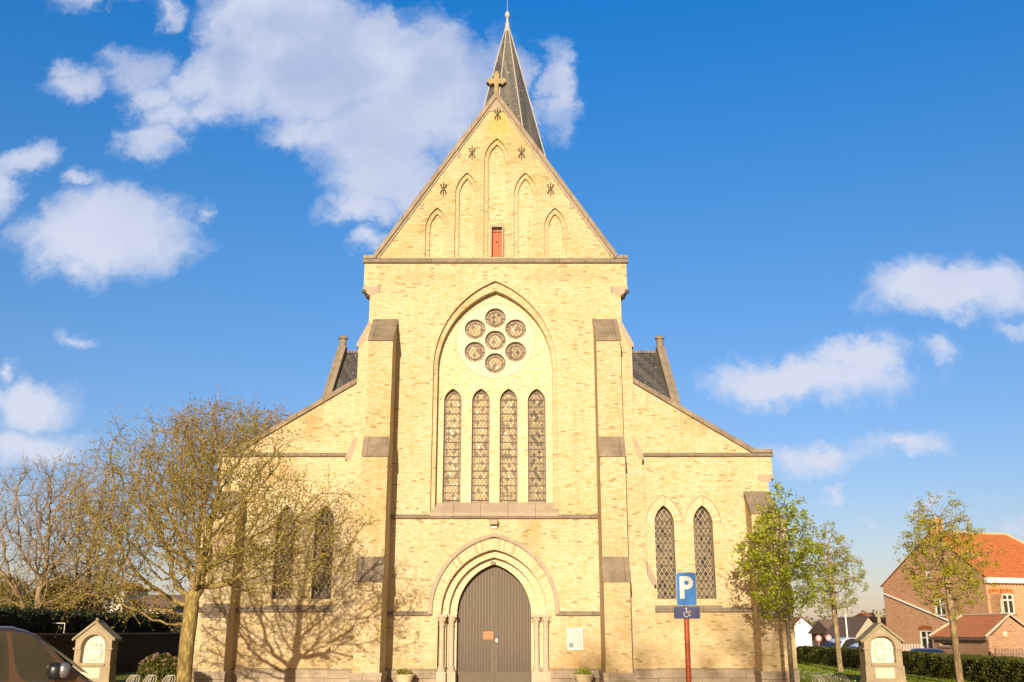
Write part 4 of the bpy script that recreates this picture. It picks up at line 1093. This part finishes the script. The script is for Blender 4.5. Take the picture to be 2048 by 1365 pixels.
bd = M().prism(rrect(x0, x1, z0, z1, .05), -.012, .0, tilt).build('sign_board', mEdge, o)
M().prism(rrect(x0+.012, x1-.012, z0+.012, z1-.012, .04), -.015, -.0125, tilt).build('blue_face', mBlue, bd)
def letterP(cx_, cz, H, Wd, st):
    # outline of a bold P with its counter
    r = H*.29; xl = cx_-Wd/2; xr = cx_+Wd/2; zt = cz+H/2; zb_ = cz-H/2; zm = zt-2*r
    out = [(xl, zb_), (xl+st, zb_), (xl+st, zm)]
    cxr = xr-r
    out += [(cxr+r*math.cos(R(-90+180*i/14)), zt-r+r*math.sin(R(-90+180*i/14))) for i in range(15)]
    out += [(xl, zt)]
    ri = r-st*.92; inn = [(xl+st, zt-r-ri)]+[(cxr+ri*math.cos(R(-90+180*i/14)), zt-r+ri*math.sin(R(-90+180*i/14))) for i in range(15)]+[(xl+st, zt-r+ri)]
    return out, inn
po, pi_ = letterP((x0+x1)/2, (z0+z1)/2+.025, (z1-z0)*.67, (x1-x0)*.66, .085)
M().plate(po, [pi_], -.019, -.0152, tilt).build('letter', mSignW, bd)
x0b, z1b = U(1347, 1214, SY_); x1b, z0b = U(1400, 1238, SY_); x0b -= px_; x1b -= px_
b2 = M().prism(rrect(x0b, x1b, z0b, z1b, .02), -.014, -.002).build('lower_plate', mNavy, o)
cx_, cz_ = (x0b+x1b)/2, (z0b+z1b)/2; wm = M(); s_ = (z1b-z0b)/.24
def wp(pts, r=.009): wm.tube([(cx_+a*s_, -.02, cz_+b*s_) for a, b in pts], r*s_, 6)
wm.prism(circle(cx_-.012*s_, cz_+.085*s_, .017*s_, 12), -.026, -.014)
wp([(-.012, .06), (-.010, -.005), (.035, -.008), (.06, -.065), (.085, -.055)]); wp([(-.012, .03), (.03, .03)])
wp([(-.045+.0, .012), (-.065, -.02), (-.06, -.06), (-.03, -.085), (.01, -.08), (.035, -.05)])
wm.build('wheelchair_symbol', mSignW, b2)
gk = M(); gk.tube([(cx_+(.09*math.cos(a)+.02)*1., -.019, cz_+.10*s_+.018*math.sin(a*2+.5)) for a in [k*.35 for k in range(9)]], .006, 5)
gk.prism(circle(cx_+.055, cz_+.015, .028, 12), -.017, -.0145); gk.build('torn_sticker', plain('dull_gold', (.35, .26, .12), .6), b2)
cl_ = M()
for zq in (z0b+.06, z1-.1): cl_.box(-.045, .055, -.001, .085, zq-.02, zq+.02)
cl_.build('clamp', mSteel, o)

# ================================================================== BIKE STANDS
mHoop = plain('pale_zinc', (.42, .37, .30), .45, .0, var=.1)
first = None
spots = [(258, 'left'), (292, 'left'), (330, 'left'), (1644, 'right'), (1668, 'right'), (1694, 'right')]
labs = ['bare steel bicycle hoops nearest the left shrine', 'steel bicycle hoops in the middle of the left row', 'steel bicycle hoops beside the spreading tree trunk',
        'steel bicycle hoops nearest the church on the right lawn', 'steel bicycle hoops in the middle of the right row', 'steel bicycle hoops nearest the right shrine']
for i, (px, side) in enumerate(spots):
    Y = -DIST+23.0; x, zt = U(px, 1352, Y)
    if first is None:
        st_ = empty('bike_stand', (x, Y, 0)); first = st_
        for k in range(3):
            dxx = k*.055
            pts = [(-.34+dxx, -.0, .0), (-.26+dxx, -.02, .35), (-.10+dxx, .0, .62), (.02+dxx, .02, zt-.015), (.075+dxx, .05, zt), (.09+dxx, .09, zt-.05), (.04+dxx, .14, .6), (-.06+dxx, .20, .3), (-.12+dxx, .24, 0)]
            P2 = []
            for q in range(len(pts)-1):
                for w_ in range(4):
                    a = Vector(pts[max(q-1, 0)]); b_ = Vector(pts[q]); c_ = Vector(pts[q+1]); d_ = Vector(pts[min(q+2, len(pts)-1)]); u_ = w_/4
                    P2.append(.5*((2*b_)+(-a+c_)*u_+(2*a-5*b_+4*c_-d_)*u_*u_+(-a+3*b_-3*c_+d_)*u_**3))
            P2.append(Vector(pts[-1]))
            M().tube(P2, .012, 6).build('hoop', mHoop, st_, smooth=True)
    else:
        st_ = first.copy(); C.collection.objects.link(st_); st_.location = (x, Y, 0)
        for c_ in [q for q in bpy.data.objects if q.parent == first]:
            d_ = c_.copy(); C.collection.objects.link(d_); d_.parent = st_
        if side == 'right': st_.scale = (-1, 1, 1)
    tag(st_, labs[i], 'bicycle stand', 'bicycle stands on the '+side)

# ================================================================== VEHICLES
def paint(name, col, metal=.4, rough=.3):
    m, t = mat(name); finish(t, col, rough, metal=metal); t.p.inputs['Coat Weight'].default_value = .25; t.p.inputs['Coat Roughness'].default_value = .08; return m
mCarGlass, t = mat('car_glass'); finish(t, (.035, .026, .015), .05, spec=.9)
def spline(P, n=6):
    out = []
    for q in range(len(P)-1):
        a = Vector(P[max(q-1, 0)]); b_ = Vector(P[q]); c_ = Vector(P[q+1]); d_ = Vector(P[min(q+2, len(P)-1)])
        for w_ in range(n):
            u_ = w_/n; out.append(tuple(.5*((2*b_)+(-a+c_)*u_+(2*a-5*b_+4*c_-d_)*u_*u_+(-a+3*b_-3*c_+d_)*u_**3)))
    out.append(tuple(P[-1])); return out
def vehicle(name, loc, rz, label, pm_, hw, belt, top, lower, wins, screen, wheels, wr, tumble=.26, group=None, cat='car', van=False):
    """heads along +x; top: roofline (x,z) rear->front down to the bonnet tip; lower: underside"""
    o = empty(name, loc, rz, label, cat, group)
    T = spline(top)
    def wid(z): return hw if z <= belt else hw-(z-belt)*tumble
    # body: strips across for the top skin, side skins in two bands
    m_ = M(); n = len(T)
    vs = []; fs = []
    rows = []
    for (x, z) in T:
        w_ = wid(z); zr = z
        sec = [(-w_, min(z, belt)), (-w_ if z <= belt else -w_-.0, z-.05 if z > belt else z-.03), (-w_+.05, z-.012), (-w_*.6, z+.0), (0, z+.012), (w_*.6, z), (w_-.05, z-.012), (w_, z-.05 if z > belt else z-.03)]
        rows.append([(x, -hw, .28), (x, -hw-.01, .62), (x, -hw, min(belt, z-.05)), (x, -w_, z-.06), (x, -w_+.05, z-.014), (x, -w_*.55, z+.004), (x, 0, z+.012),
                     (x, w_*.55, z+.004), (x, w_-.05, z-.014), (x, w_, z-.06), (x, hw, min(belt, z-.05)), (x, hw+.01, .62), (x, hw, .28)])
    k = len(rows[0]); vs = [p for r_ in rows for p in r_]
    fs = [(i*k+j, i*k+j+1, (i+1)*k+j+1, (i+1)*k+j) for i in range(n-1) for j in range(k-1)]
    fs += [tuple(range(k)), tuple(reversed(range((n-1)*k, n*k)))]
    body = m_.add(vs, fs).build('body', pm_, o, smooth=True)
    def mpS(s):
        def f(u, d, z): return (u, s*(wid(z)+.004-d if z > belt else hw+.004-d), z)
        return f
    for s in (-1, 1):
        for P in wins:
            Q = spline(P+[P[0]], 4)[:-1]
            g = M().plate(Q, [], -.004, .03, mpS(s)).build('side_window', mCarGlass, o)
            cxq = sum(p[0] for p in Q)/len(Q); czq = sum(p[1] for p in Q)/len(Q)
            Q2 = [(cxq+(a-cxq)*1.055+(.0), czq+(b-czq)*1.06) for a, b in Q]
            M().plate(Q2, [Q], -.006, .03, mpS(s)).build('window_seal', mRubber, g)
    (xa, za), (xb, zb_) = screen
    sc_ = M(); wa, wb = wid(za)-.09, wid(zb_)-.10
    rowsS = 6; vs = []; fs = []
    for i in range(rowsS+1):
        u_ = i/rowsS; x = xa+(xb-xa)*u_; z = za+(zb_-za)*u_; ww = wa+(wb-wa)*u_
        for j in range(7):
            v_ = -1+j/3; vs.append((x+.028-.02*v_*v_, ww*v_, z+.045))
    fs = [(i*7+j, i*7+j+1, (i+1)*7+j+1, (i+1)*7+j) for i in range(rowsS) for j in range(6)]
    sc_.add(vs, fs).build('windscreen', mCarGlass, o, smooth='all')
    for xw in wheels:
        for s in (-1, 1):
            wv_ = M(); prof = [(wr*.55, -.1), (wr*.92, -.11), (wr, -.08), (wr, .08), (wr*.92, .11), (wr*.55, .1)]
            vs = [(xw+r_*math.cos(R(20*j)), s*(hw-.08)+y_, wr+r_*math.sin(R(20*j))) for r_, y_ in prof for j in range(18)]
            fs = [(i*18+j, i*18+(j+1) % 18, (i+1)*18+(j+1) % 18, (i+1)*18+j) for i in range(5) for j in range(18)]
            tyre = wv_.add(vs, fs).build('wheel', mRubber, o, smooth=True)
            rm = M(); rm.add([(xw+wr*.6*math.cos(R(20*j)), s*(hw+.0), wr+wr*.6*math.sin(R(20*j))) for j in range(18)], [tuple(range(18))])
            for j in range(5): a = R(72*j+18); rm.tube([(xw, s*(hw+.012), wr), (xw+wr*.55*math.cos(a), s*(hw+.012), wr+wr*.55*math.sin(a))], .022, 5)
            rm.build('rim', mSteel, tyre)
    xf = T[-1][0]; zf = T[-1][1]
    for s in (-1, 1):
        M().lathe([(0, -.05), (.09, -.04), (.11, 0), (.08, .05), (0, .06)], (xf-.06, s*(hw-.22), zf-.12), 12, sx=.6, sy=1.6).build('headlight', mSteel, o, smooth='all')
    for s in (-1, 1): M().box(T[0][0]-.02, T[0][0]+.05, *sorted((s*(hw-.02), s*(hw-.16))), belt-.25, belt+.15).build('tail_light', mRed, o, bevel=.01)
    M().box(T[0][0]-.06, T[0][0]+.1, -hw+.05, hw-.05, .3, .55).box(xf-.1, xf+.08, -hw+.06, hw-.06, .28, .5).build('bumper', mBlack, o, bevel=.03)
    return o, wid
# brown van, heading right; the side facing the camera lies DV away
RV = R(27.)
PV = hit(100, 1300, (0, -DIST+13.8, 0), (0, 1, 0)); PV.z = 0
nV = Vector((math.sin(RV), -math.cos(RV), 0)); invV = Matrix.Rotation(-RV, 3, 'Z'); hwv = .88
def V2(px, py): q = invV @ (hit(px, py, PV, nV)-PV); return q.x, q.z
vx = V2(185, 1365)[0]-1.05                       # vehicle origin = behind the windscreen foot
def VL(px, py): x, z = V2(px, py); return (x-vx, z)
vorg = PV+Matrix.Rotation(RV, 3, 'Z') @ Vector((vx, hwv, 0))
mVan = paint('brown_metallic', (.095, .05, .028), .4, .3)
topv = [(-2.55, .95), (-2.50, 1.62), (-2.35, 1.80), (-1.6, 1.835), (VL(0, 1254)[0], VL(0, 1254)[1]), VL(38, 1258), VL(66, 1267), VL(95, 1287), VL(128, 1318), VL(158, 1343), VL(185, 1362), (1.35, .97), (1.75, .86), (1.92, .70), (1.95, .5)]
win1 = [VL(24, 1269), VL(40, 1268), VL(62, 1273), VL(82, 1290), VL(98, 1308), VL(111, 1326), VL(112, 1350), VL(104, 1360), VL(55, 1360), VL(40, 1352), VL(31, 1325)]
win2 = [VL(-75, 1266), VL(0, 1267), VL(9, 1274), VL(13, 1300), VL(13, 1350), VL(8, 1360), VL(-70, 1360), VL(-82, 1350), VL(-84, 1280)]
van, widv = vehicle('parked_van', tuple(vorg), RV, 'brown van cut off by the lower left corner, nose pointing right', mVan, hwv, 1.04, topv, None, [win1, win2],
                    (VL(182, 1360), VL(74, 1274)), (-1.75, 1.1), .31, .0, cat='van')
# note: side wall kept upright so that the panes lie on it
mm_ = M(); a_ = VL(112, 1330); mx_ = a_[0]+.02
mir = M(); mir.lathe([(0, -.11), (.07, -.10), (.10, -.05), (.105, .04), (.08, .09), (0, .11)], (mx_-.02, -hwv-.13, VL(0, 1344)[1]), 14, sx=1.0, sy=.7)
mo = mir.build('door_mirror', mBlack, van, smooth='all')
M().lathe([(0, -.10), (.06, -.09), (.085, -.04), (.085, .04), (.06, .08), (0, .10)], (mx_+.075, -hwv-.15, VL(0, 1342)[1]), 14, sx=.9, sy=.7).build('mirror_shell', paint('silver_shell', (.25, .22, .24), .6, .25), mo, smooth='all')
M().tube([(mx_-.03, -hwv-.09, VL(0, 1352)[1]), (mx_+.12, -hwv+.02, VL(0, 1356)[1])], .03, 8).build('mirror_arm', mBlack, mo)
M().box(VL(17, 0)[0]-.004, VL(17, 0)[0]+.004, -hwv-.008, -hwv+.01, .4, VL(0, 1262)[1]).build('door_seam', mRubber, van)
M().tube([(-.35, -hwv-.03, .92), (-.15, -hwv-.03, .92)], .018, 6).build('door_handle', mBlack, van)
# parked cars beyond the hedge
def car(px, Y, label, col, zroof, rz, sc_=1., X=None):
    x = U(px, 1285, Y)[0] if X is None else X
    H = zroof; b_ = .92*H/1.45
    top = [(-2.1, .62), (-2.08, b_-.02), (-1.98, b_+.06), (-1.55, H-.16), (-1.1, H-.03), (-.3, H), (.25, H-.05), (.62, H-.22), (1.15, b_+.04), (1.75, b_-.12), (2.05, b_-.28), (2.12, .45)]
    w1 = [(-.35, b_+.03), (-.35, H-.10), (.2, H-.12), (.5, H-.27), (.85, b_+.03)]; w2 = [(-1.62, b_+.05), (-1.4, H-.2), (-1.05, H-.11), (-.42, H-.10), (-.42, b_+.03)]
    return vehicle('parked_car', (x, Y, -.5), rz, label, paint('car_paint', col, .2 if col[0] > .4 else .6, .25), .86, b_, top, None, [w1, w2], ((1.12, b_+.02), (.60, H-.26)), (-1.35, 1.3), .31, .30, 'cars parked beyond the hedge')
car(1684, 30.5, 'white car with large sloping windscreen, the left one of two white cars beyond the hedge', (.70, .71, .74), 1.86, R(205), X=21.1)
car(1724, 26., 'white car partly hidden by the right shrine beyond the hedge', (.72, .73, .76), 1.64, R(200), X=21.0)
car(1842, 16.0, 'dark grey car roof showing just over the hedge beside the right shrine', (.05, .05, .06), 1.46, R(250), X=20.5)

# ================================================================== HOUSES
mRedB = brick('red_brick', (.58, .29, .165), (.50, .22, .12), (.36, .15, .085), (.58, .40, .26), stain=.5, bw=.30, rh=.115, msize=.02)
mRedB2 = brick('brown_red_brick', (.44, .24, .15), (.36, .18, .11), (.25, .125, .075), (.46, .33, .24), stain=.5, bw=.30, rh=.115, msize=.02)
def tiles(name, c1, c2, c3):
    m, t = mat(name); s = t.new('ShaderNodeSeparateXYZ', i_0=objco(t))
    u = t.math('FRACT', t.math('DIVIDE', s.outputs[1], .30)); u = t.math('ABSOLUTE', t.math('SUBTRACT', u, .5))
    v = t.math('FRACT', t.math('DIVIDE', s.outputs[2], .26))
    n = t.noise(objco(t), 3, 5, .65); c = t.ramp(n, [(.3, c1), (.55, c2), (.75, c3)])
    c = t.mix(t.mrange(u, .30, .5), c, t.mix(1., c, (.6, .5, .45), 'MULTIPLY'))
    h = t.math('ADD', t.math('MULTIPLY', u, -1.), t.math('MULTIPLY', v, .6))
    finish(t, c, .75, h, .9, .08, spec=.3); return m
mTile = tiles('orange_tiles', (.42, .125, .038), (.53, .165, .048), (.60, .21, .07))
mTile2 = tiles('brown_tiles', (.20, .12, .08), (.27, .16, .10), (.32, .2, .12))
def rframe(P0, P1):
    """frame whose local x runs P0->P1 on the ground; +y local goes inwards (away from the camera)"""
    d = Vector((P1[0]-P0[0], P1[1]-P0[1], 0)); L = d.length; return math.atan2(d.y, d.x), L
def window(parent, u0, u1, z0, z1, mp, mat_f=None, bars=1, d=.08, glass=None):
    mf = mat_f or mWhite; t_ = .07
    fr_ = M().plate([(u0, z0), (u1, z0), (u1, z1), (u0, z1)], [[(u0+t_, z0+t_), (u1-t_, z0+t_), (u1-t_, z1-t_), (u0+t_, z1-t_)]], d-.05, d+.03, mp).build('window', mf, parent)
    M().plate([(u0+t_, z0+t_), (u1-t_, z0+t_), (u1-t_, z1-t_), (u0+t_, z1-t_)], [], d+.01, d+.02, mp).build('pane', glass or mCarGlass, fr_)
    bm_ = M()
    for i in range(bars):
        q = u0+(u1-u0)*(i+1)/(bars+1); bm_.plate([(q-.045, z0+t_), (q+.045, z0+t_), (q+.045, z1-t_), (q-.045, z1-t_)], [], d-.04, d+.008, mp)
    zq = z0+(z1-z0)*.70; bm_.plate([(u0+t_, zq-.04), (u1-t_, zq-.04), (u1-t_, zq+.04), (u0+t_, zq+.04)], [], d-.038, d+.006, mp)
    bm_.build('glazing_bar', mf, fr_)
    M().plate([(u0-.08, z0-.09), (u1+.08, z0-.09), (u1+.08, z0-.003), (u0-.08, z0-.003)], [], -.06, .05, mp).build('sill', mGrey, fr_)
    return fr_
def lintel(parent, u0, u1, z1, mp):
    k = 6; P = [(u0-.08+(u1-u0+.16)*i/k, z1+.02+.10*math.sin(math.pi*i/k)) for i in range(k+1)]
    M().plate(P+[(a, b+.26) for a, b in reversed(P)], [], -.02, .02, mp).build('lintel', mTile, parent)
# big brick house
P0 = Vector((U(1768, 1200, 46)[0], 46, -.5)); P1 = Vector((U(1975, 1200, 36)[0], 36, -.5))
rz, L = rframe(P0, P1)
hs = empty('brick_house', P0, rz, 'large red brick house with an orange tiled roof and a gable towards the church', 'house')
nrm = Vector((math.sin(rz), -math.cos(rz), 0))
inv = Matrix.Rotation(-rz, 3, 'Z')
def G(px, py): q = inv @ (hit(px, py, P0, nrm)-P0); return (q.x, q.z)
ze = G(1768, 1172)[1]; zr = G(1856, 1068)[1]; LEN = 9.2
rid = G(1862, 1068)[0]; ze2 = ze+.2
gx0, gz0 = G(1842, 1291); gx1, gz1 = G(1863, 1262)
m1 = [G(1872, 1232), G(1888, 1198)]; s1 = [G(1852, 1157), G(1860, 1142)]
holes = []
wr_ = [(gx0, gx1, gz0-.6, gz1), (m1[0][0], m1[1][0], m1[0][1], m1[1][1]), (s1[0][0], s1[1][0], s1[0][1], s1[1][1])]
for a, b, c_, d_ in wr_: holes.append([(a, c_), (b, c_), (b, d_), (a, d_)])
M().plate([(0, 0), (L, 0), (L, ze2), (rid, zr), (0, ze)], holes, 0, .3).build('gable_wall', mRedB, hs)
idm = lambda u, d, z: (u, d, z)
for i, (a, b, c_, d_) in enumerate(wr_):
    window(hs, a, b, c_, d_, idm, bars=1 if i < 2 else 0)
    if i < 2: lintel(hs, a, b, d_, idm)
sd = lambda u, d, z: (L-d, u, z)
n2_ = Vector((math.cos(rz), math.sin(rz), 0)); PL = P0+Matrix.Rotation(rz, 3, 'Z') @ Vector((L, 0, 0))
def G2(px, py): q = inv @ (hit(px, py, PL, n2_)-P0); return (q.y, q.z)
fw = []
a0, zz0 = G2(2009, 1228); a1, zz1 = G2(2026, 1189); fw.append((a0, a1, zz0, zz1))
wd = a1-a0; b0 = G2(1990, 1228)[0]; fw.append((max(.25, b0-wd), max(.25, b0-wd)+wd, zz0, zz1)); fw.append((a1+1.7, a1+1.7+wd, zz0, zz1))
holes = [[(a, c_), (b, c_), (b, d_), (a, d_)] for a, b, c_, d_ in fw]
M().plate([(0.3, 0), (LEN, 0), (LEN, ze2), (0.3, ze2)], holes, 0, .3, sd).build('front_wall', mRedB, hs)
for a, b, c_, d_ in fw: window(hs, a, b, c_, d_, sd); lintel(hs, a, b, d_, sd)
M().box(-.0, L-.3, LEN-.3, LEN, 0, ze).build('back_wall', mRedB, hs)
M().box(-.0, .3, .3, LEN-.3, 0, ze).build('back_wall', mRedB, hs)
hip = 2.2
rm = M().add([(L+.25, -.12, ze2-.05), (L+.25, LEN+.2, ze2-.05), (rid, LEN-hip, zr+.12), (rid, -.12, zr+.12)], [(0, 1, 2, 3)])
rm.add([(-.2, -.12, ze-.08), (-.2, LEN+.2, ze-.08), (rid, LEN-hip, zr+.12), (rid, -.12, zr+.12)], [(3, 2, 1, 0)])
rm.add([(L+.25, LEN+.2, ze2-.05), (-.2, LEN+.2, ze-.08), (rid, LEN-hip, zr+.12)], [(0, 1, 2)])
rf = rm.build('roof', mTile, hs)
M().tube([(rid, -.1, zr+.14), (rid, LEN-hip, zr+.14), (L+.25, LEN+.2, ze2)], .10, 6).build('ridge_tiles', stone('ridge_mortar', (.5, .36, .22), (.6, .46, .3), 3), rf)
M().box(rid-.55, rid+.35, .15, .95, zr-.6, zr+1.0).box(rid-.62, rid+.42, .08, 1.02, zr+1.0, zr+1.1).build('chimney', mRedB, rf)
M().box(L+.003, L+.30, -.1, LEN+.2, ze2-.42, ze2-.06).build('eaves_board', mWhite, hs)
dn = M()
for k in range(30): dn.box(L+.30, L+.34, k*.31, k*.31+.12, ze2-.46, ze2-.40)
dn.build('dentils', mGrey, hs)
q0 = G(1769, 1188); q1 = G(1903, 1244)
M().tube([(q0[0], -.06, q0[1]), (q1[0], -.06, q1[1])], .07, 6).build('sloping_pipe', mWhite, hs)
# annex
PA0 = Vector((U(1868, 1290, 28)[0], 28, -.5)); PA1 = Vector((U(1978, 1290, 23)[0], 23, -.5))
rz, L = rframe(PA0, PA1); inv = Matrix.Rotation(-rz, 3, 'Z'); nA = Vector((math.sin(rz), -math.cos(rz), 0))
an = empty('brick_annex', PA0, rz, 'small brick outbuilding with an orange tiled roof in front of the big house', 'outbuilding')
def GA(px, py): q = inv @ (hit(px, py, PA0, nA)-PA0); return (q.x, q.z)
ez = GA(1900, 1272)[1]; P_ = PA0+Matrix.Rotation(rz, 3, 'Z') @ Vector((L, 0, 0)); nB = Vector((math.cos(rz), math.sin(rz), 0))
def GB(px, py): q = inv @ (hit(px, py, P_, nB)-PA0); return (q.y, q.z)
ry, rz_ = GB(2018, 1233); wA = 2*ry
a0, z0_ = GA(1880, 1293); a1, z1_ = GA(1903, 1281)
M().plate([(0, 0), (L, 0), (L, ez), (0, ez)], [[(a0, z0_), (a1, z0_), (a1, z1_), (a0, z1_)]], 0, .25).build('front_wall', mRedB2, an)
window(an, a0, a1, z0_, z1_, idm, mat_f=mShaft, bars=0, d=.12)
sdA = lambda u, d, z: (L-d, u, z)
M().plate([(.25, 0), (wA, 0), (wA, ez), (ry, rz_-.05), (.25, ez)], [], 0, .25, sdA).build('gable_wall', mRedB2, an)
x_, z_ = GB(2010, 1268); M().plate([(x_-.12, z_-.12), (x_+.12, z_-.12), (x_+.12, z_+.12), (x_-.12, z_+.12)], [], -.02, .02, sdA).build('wall_tile', mIvory, an)
M().box(0, L-.25, wA-.25, wA, 0, ez).box(0, .25, .25, wA-.25, 0, ez).build('back_wall', mRedB2, an)
m_, t = mat('pantiles'); s = t.new('ShaderNodeSeparateXYZ', i_0=objco(t))
u = t.math('ABSOLUTE', t.math('SUBTRACT', t.math('FRACT', t.math('DIVIDE', s.outputs[0], .26)), .5)); v = t.math('FRACT', t.math('DIVIDE', s.outputs[2], .16))
c = t.ramp(t.noise(objco(t), 4, 4), [(.3, (.56, .17, .05)), (.7, (.72, .26, .08))]); c = t.mix(t.mrange(u, .32, .5), c, (.20, .06, .025)); c = t.mix(t.mrange(v, .0, .14, .6, 0.), c, (.22, .07, .03))
finish(t, c, .7, t.math('MULTIPLY', u, -1.), .8, .06); mPan = m_
rm = M().add([(-.15, -.2, ez-.06), (L+.12, -.2, ez-.06), (L+.12, ry, rz_+.08), (-.15+1.1, ry, rz_+.08)], [(0, 1, 2, 3)])
rm.add([(-.15, wA+.2, ez-.06), (L+.12, wA+.2, ez-.06), (L+.12, ry, rz_+.08), (-.15+1.1, ry, rz_+.08)], [(3, 2, 1, 0)]).add([(-.15, -.2, ez-.06), (-.15+1.1, ry, rz_+.08), (-.15, wA+.2, ez-.06)], [(0, 1, 2)])
rf = rm.build('roof', mPan, an)
mLight = stone('pale_verge', (.5, .4, .3), (.6, .5, .4), 3)
M().tube([(L+.1, -.22, ez-.03), (L+.1, ry, rz_+.12), (L+.1, wA+.2, ez-.03)], .07, 5).tube([(-.1, -.2, ez), (.95, ry, rz_+.12), (L+.1, ry, rz_+.12)], .06, 5).build('verge', mLight, rf)
M().box(-.1, L+.1, -.24, -.08, ez-.22, ez-.08).build('gutter', plain('brown_gutter', (.16, .10, .07), .6), an)
# far houses right
def small_house(name, pxa, pxb, pyE, pyR, Y, label, wm_, rm_, depth=7., gableside=False, win=None, group='houses beyond the car park'):
    xa, ze_ = U(pxa, pyE, Y); xb, _ = U(pxb, pyE, Y); zr_ = U(pxa, pyR, Y+(0 if gableside else depth/2))[1]
    o = empty(name, (xa, Y, -.5), 0, label, 'house', group); Lx = xb-xa; ze_ += .5; zr_ += .5
    if gableside:
        M().plate([(0, 0), (Lx, 0), (Lx, ze_), (Lx/2, zr_), (0, ze_)], [], 0, depth).build('wall', wm_, o)
        M().add([(-.3, -.3, ze_-.15), (-.3, depth, ze_-.15), (Lx/2, depth, zr_+.12), (Lx/2, -.3, zr_+.12), (Lx+.3, -.3, ze_-.15), (Lx+.3, depth, ze_-.15)], [(0, 1, 2, 3), (3, 2, 5, 4)]).build('roof', rm_, o)
    else:
        M().box(0, Lx, 0, depth, 0, ze_).build('wall', wm_, o)
        M().add([(-.3, -.35, ze_-.1), (Lx+.3, -.35, ze_-.1), (Lx+.3, depth/2, zr_), (-.3, depth/2, zr_), (-.3, depth+.3, ze_-.1), (Lx+.3, depth+.3, ze_-.1)], [(0, 1, 2, 3), (3, 2, 5, 4), (0, 3, 4), (1, 5, 2)]).build('roof', rm_, o)
    for (a, b, c_, d_) in (win or []):
        u0, zt_ = U(a, c_, Y); u1, zb_ = U(b, d_, Y); window(o, u0-xa, u1-xa, zb_+.5, zt_+.5, lambda u, d, z: (u, d-.1, z), bars=0)
    return o
mCream = plain('cream_render', (.62, .56, .48), .8); mBuff = stone('buff_render', (.42, .32, .24), (.5, .39, .3), 2)
small_house('far_house', 1578, 1632, 1262, 1236, 72, 'far house with white garage and red roof at the church corner', plain('white_render', (.74, .72, .70), .8), tiles('far_tiles', (.4, .13, .06), (.48, .17, .08), (.52, .2, .1)), 9, True)
small_house('far_house', 1668, 1716, 1266, 1240, 58, 'far low house with an orange roof behind the white cars', mRedB2, mTile2, 7, win=None)
small_house('far_house', 1712, 1768, 1272, 1236, 50, 'pale gabled house with brown roof just behind the right shrine', mBuff, mTile2, 8, True)
o = small_house('far_house', 1757, 1771, 1240, 1226, 60, 'narrow strip of orange roofed house at the back corner of the big house', mRedB, mTile, 8)
# lamp post, traffic signs, fence on the right
x, zt = U(1690, 1222, 40)
o = empty('lamp_post', (x, 40, -.5), 0, 'pale street lamp post behind the white cars', 'lamp post')
M().tube([(0, 0, 0), (0, 0, zt+.5)], [.07, .05], 10).build('pole', mWhite, o, smooth=True); M().tube([(0, 0, zt+.45), (.1, -.2, zt+.62), (.1, -.7, zt+.66)], [.04, .035, .09], 8).build('lamp_head', mWhite, o)
for i, (px, py, lab) in enumerate(((1637, 1277, 'round traffic sign on a pole beside the white garage'), (1657, 1276, 'round traffic sign just left of the white cars'))):
    x, z = U(px, py, 45); o = empty('traffic_sign', (x, 45, -.5), 0, lab, 'sign', 'round traffic signs beyond the hedge')
    M().tube([(0, 0, 0), (0, 0, z+.5)], .04, 8).build('post', mSteel, o)
    d_ = M().prism(circle(0, z+.5, .24, 24), -.05, -.03).build('disc', plain('sign_red', (.55, .12, .10), .5), o)
    M().prism(circle(0, z+.5, .17, 24), -.055, -.0505).build('disc_face', plain('sign_pale', (.62, .45, .42), .5), d_)
def fence(x0, y0, x1, y1, h_, zb_, label, m1_, step=.14, w_=.09):
    o = empty('garden_fence', (x0, y0, zb_), math.atan2(y1-y0, x1-x0), label, 'fence'); L = math.hypot(x1-x0, y1-y0)
    p = M(); k = int(L/step)
    for i in range(k): p.box(i*step, i*step+w_, -.02, .0, .05, h_-.02*(i % 2))
    p.build('pickets', m1_, o)
    M().box(0, L, .003, .04, h_*.25, h_*.25+.08).box(0, L, .003, .04, h_*.75, h_*.75+.08).build('rail', m1_, o)
    for i in range(int(L/2.)+1): M().box(i*2.-.05, i*2.+.05, .045, .14, 0, h_+.03).build('post', m1_, o)
    return o
fx0, fzt = U(1990, 1297, 22); fx1, _ = U(2075, 1300, 21)
fence(fx0, 22, fx1, 21, fzt+.5, -.5, 'brown wooden picket fence right of the outbuilding', plain('weathered_wood', (.24, .15, .11), .8, var=.3))
fx0, fzt = U(1800, 1288, 30); fx1, _ = U(1866, 1288, 29.5)
fence(fx0, 30, fx1, 29.5, fzt+.5, -.5, 'pale picket fence between the shrine and the outbuilding', plain('pale_wood', (.50, .40, .34), .8, var=.2), .16, .10)
# far houses and tree belt
small_house('far_house', 226, 250, 1177, 1167, 90, 'distant red roofed house glimpsed above the left shrine', mCream, mTile, 8, group='distant houses on the left')
small_house('far_house', 255, 345, 1214, 1190, 60, 'long grey-brown roof behind the brownish shrub on the left', mBuff, mTile2, 10, group='distant houses on the left')
rng = np.random.default_rng(90); n = 34000
P = np.stack([rng.uniform(-160, 160, n), 150+rng.normal(size=n)*6, np.abs(rng.normal(size=n))*1.3+.4], 1)
P[:, 2] += 2*np.sin(P[:, 0]*.11)+1.2*np.sin(P[:, 0]*.37); P[:, 2] = np.clip(P[:, 2], 0, 5.5)
tag(leaves('far_wood', P, .7, leafmat('far_foliage', [(.10, .09, .045), (.15, .13, .06), (.18, .15, .07)], .1, .1), None, 91, 4), 'low line of distant trees along the horizon', 'trees', kind='stuff')
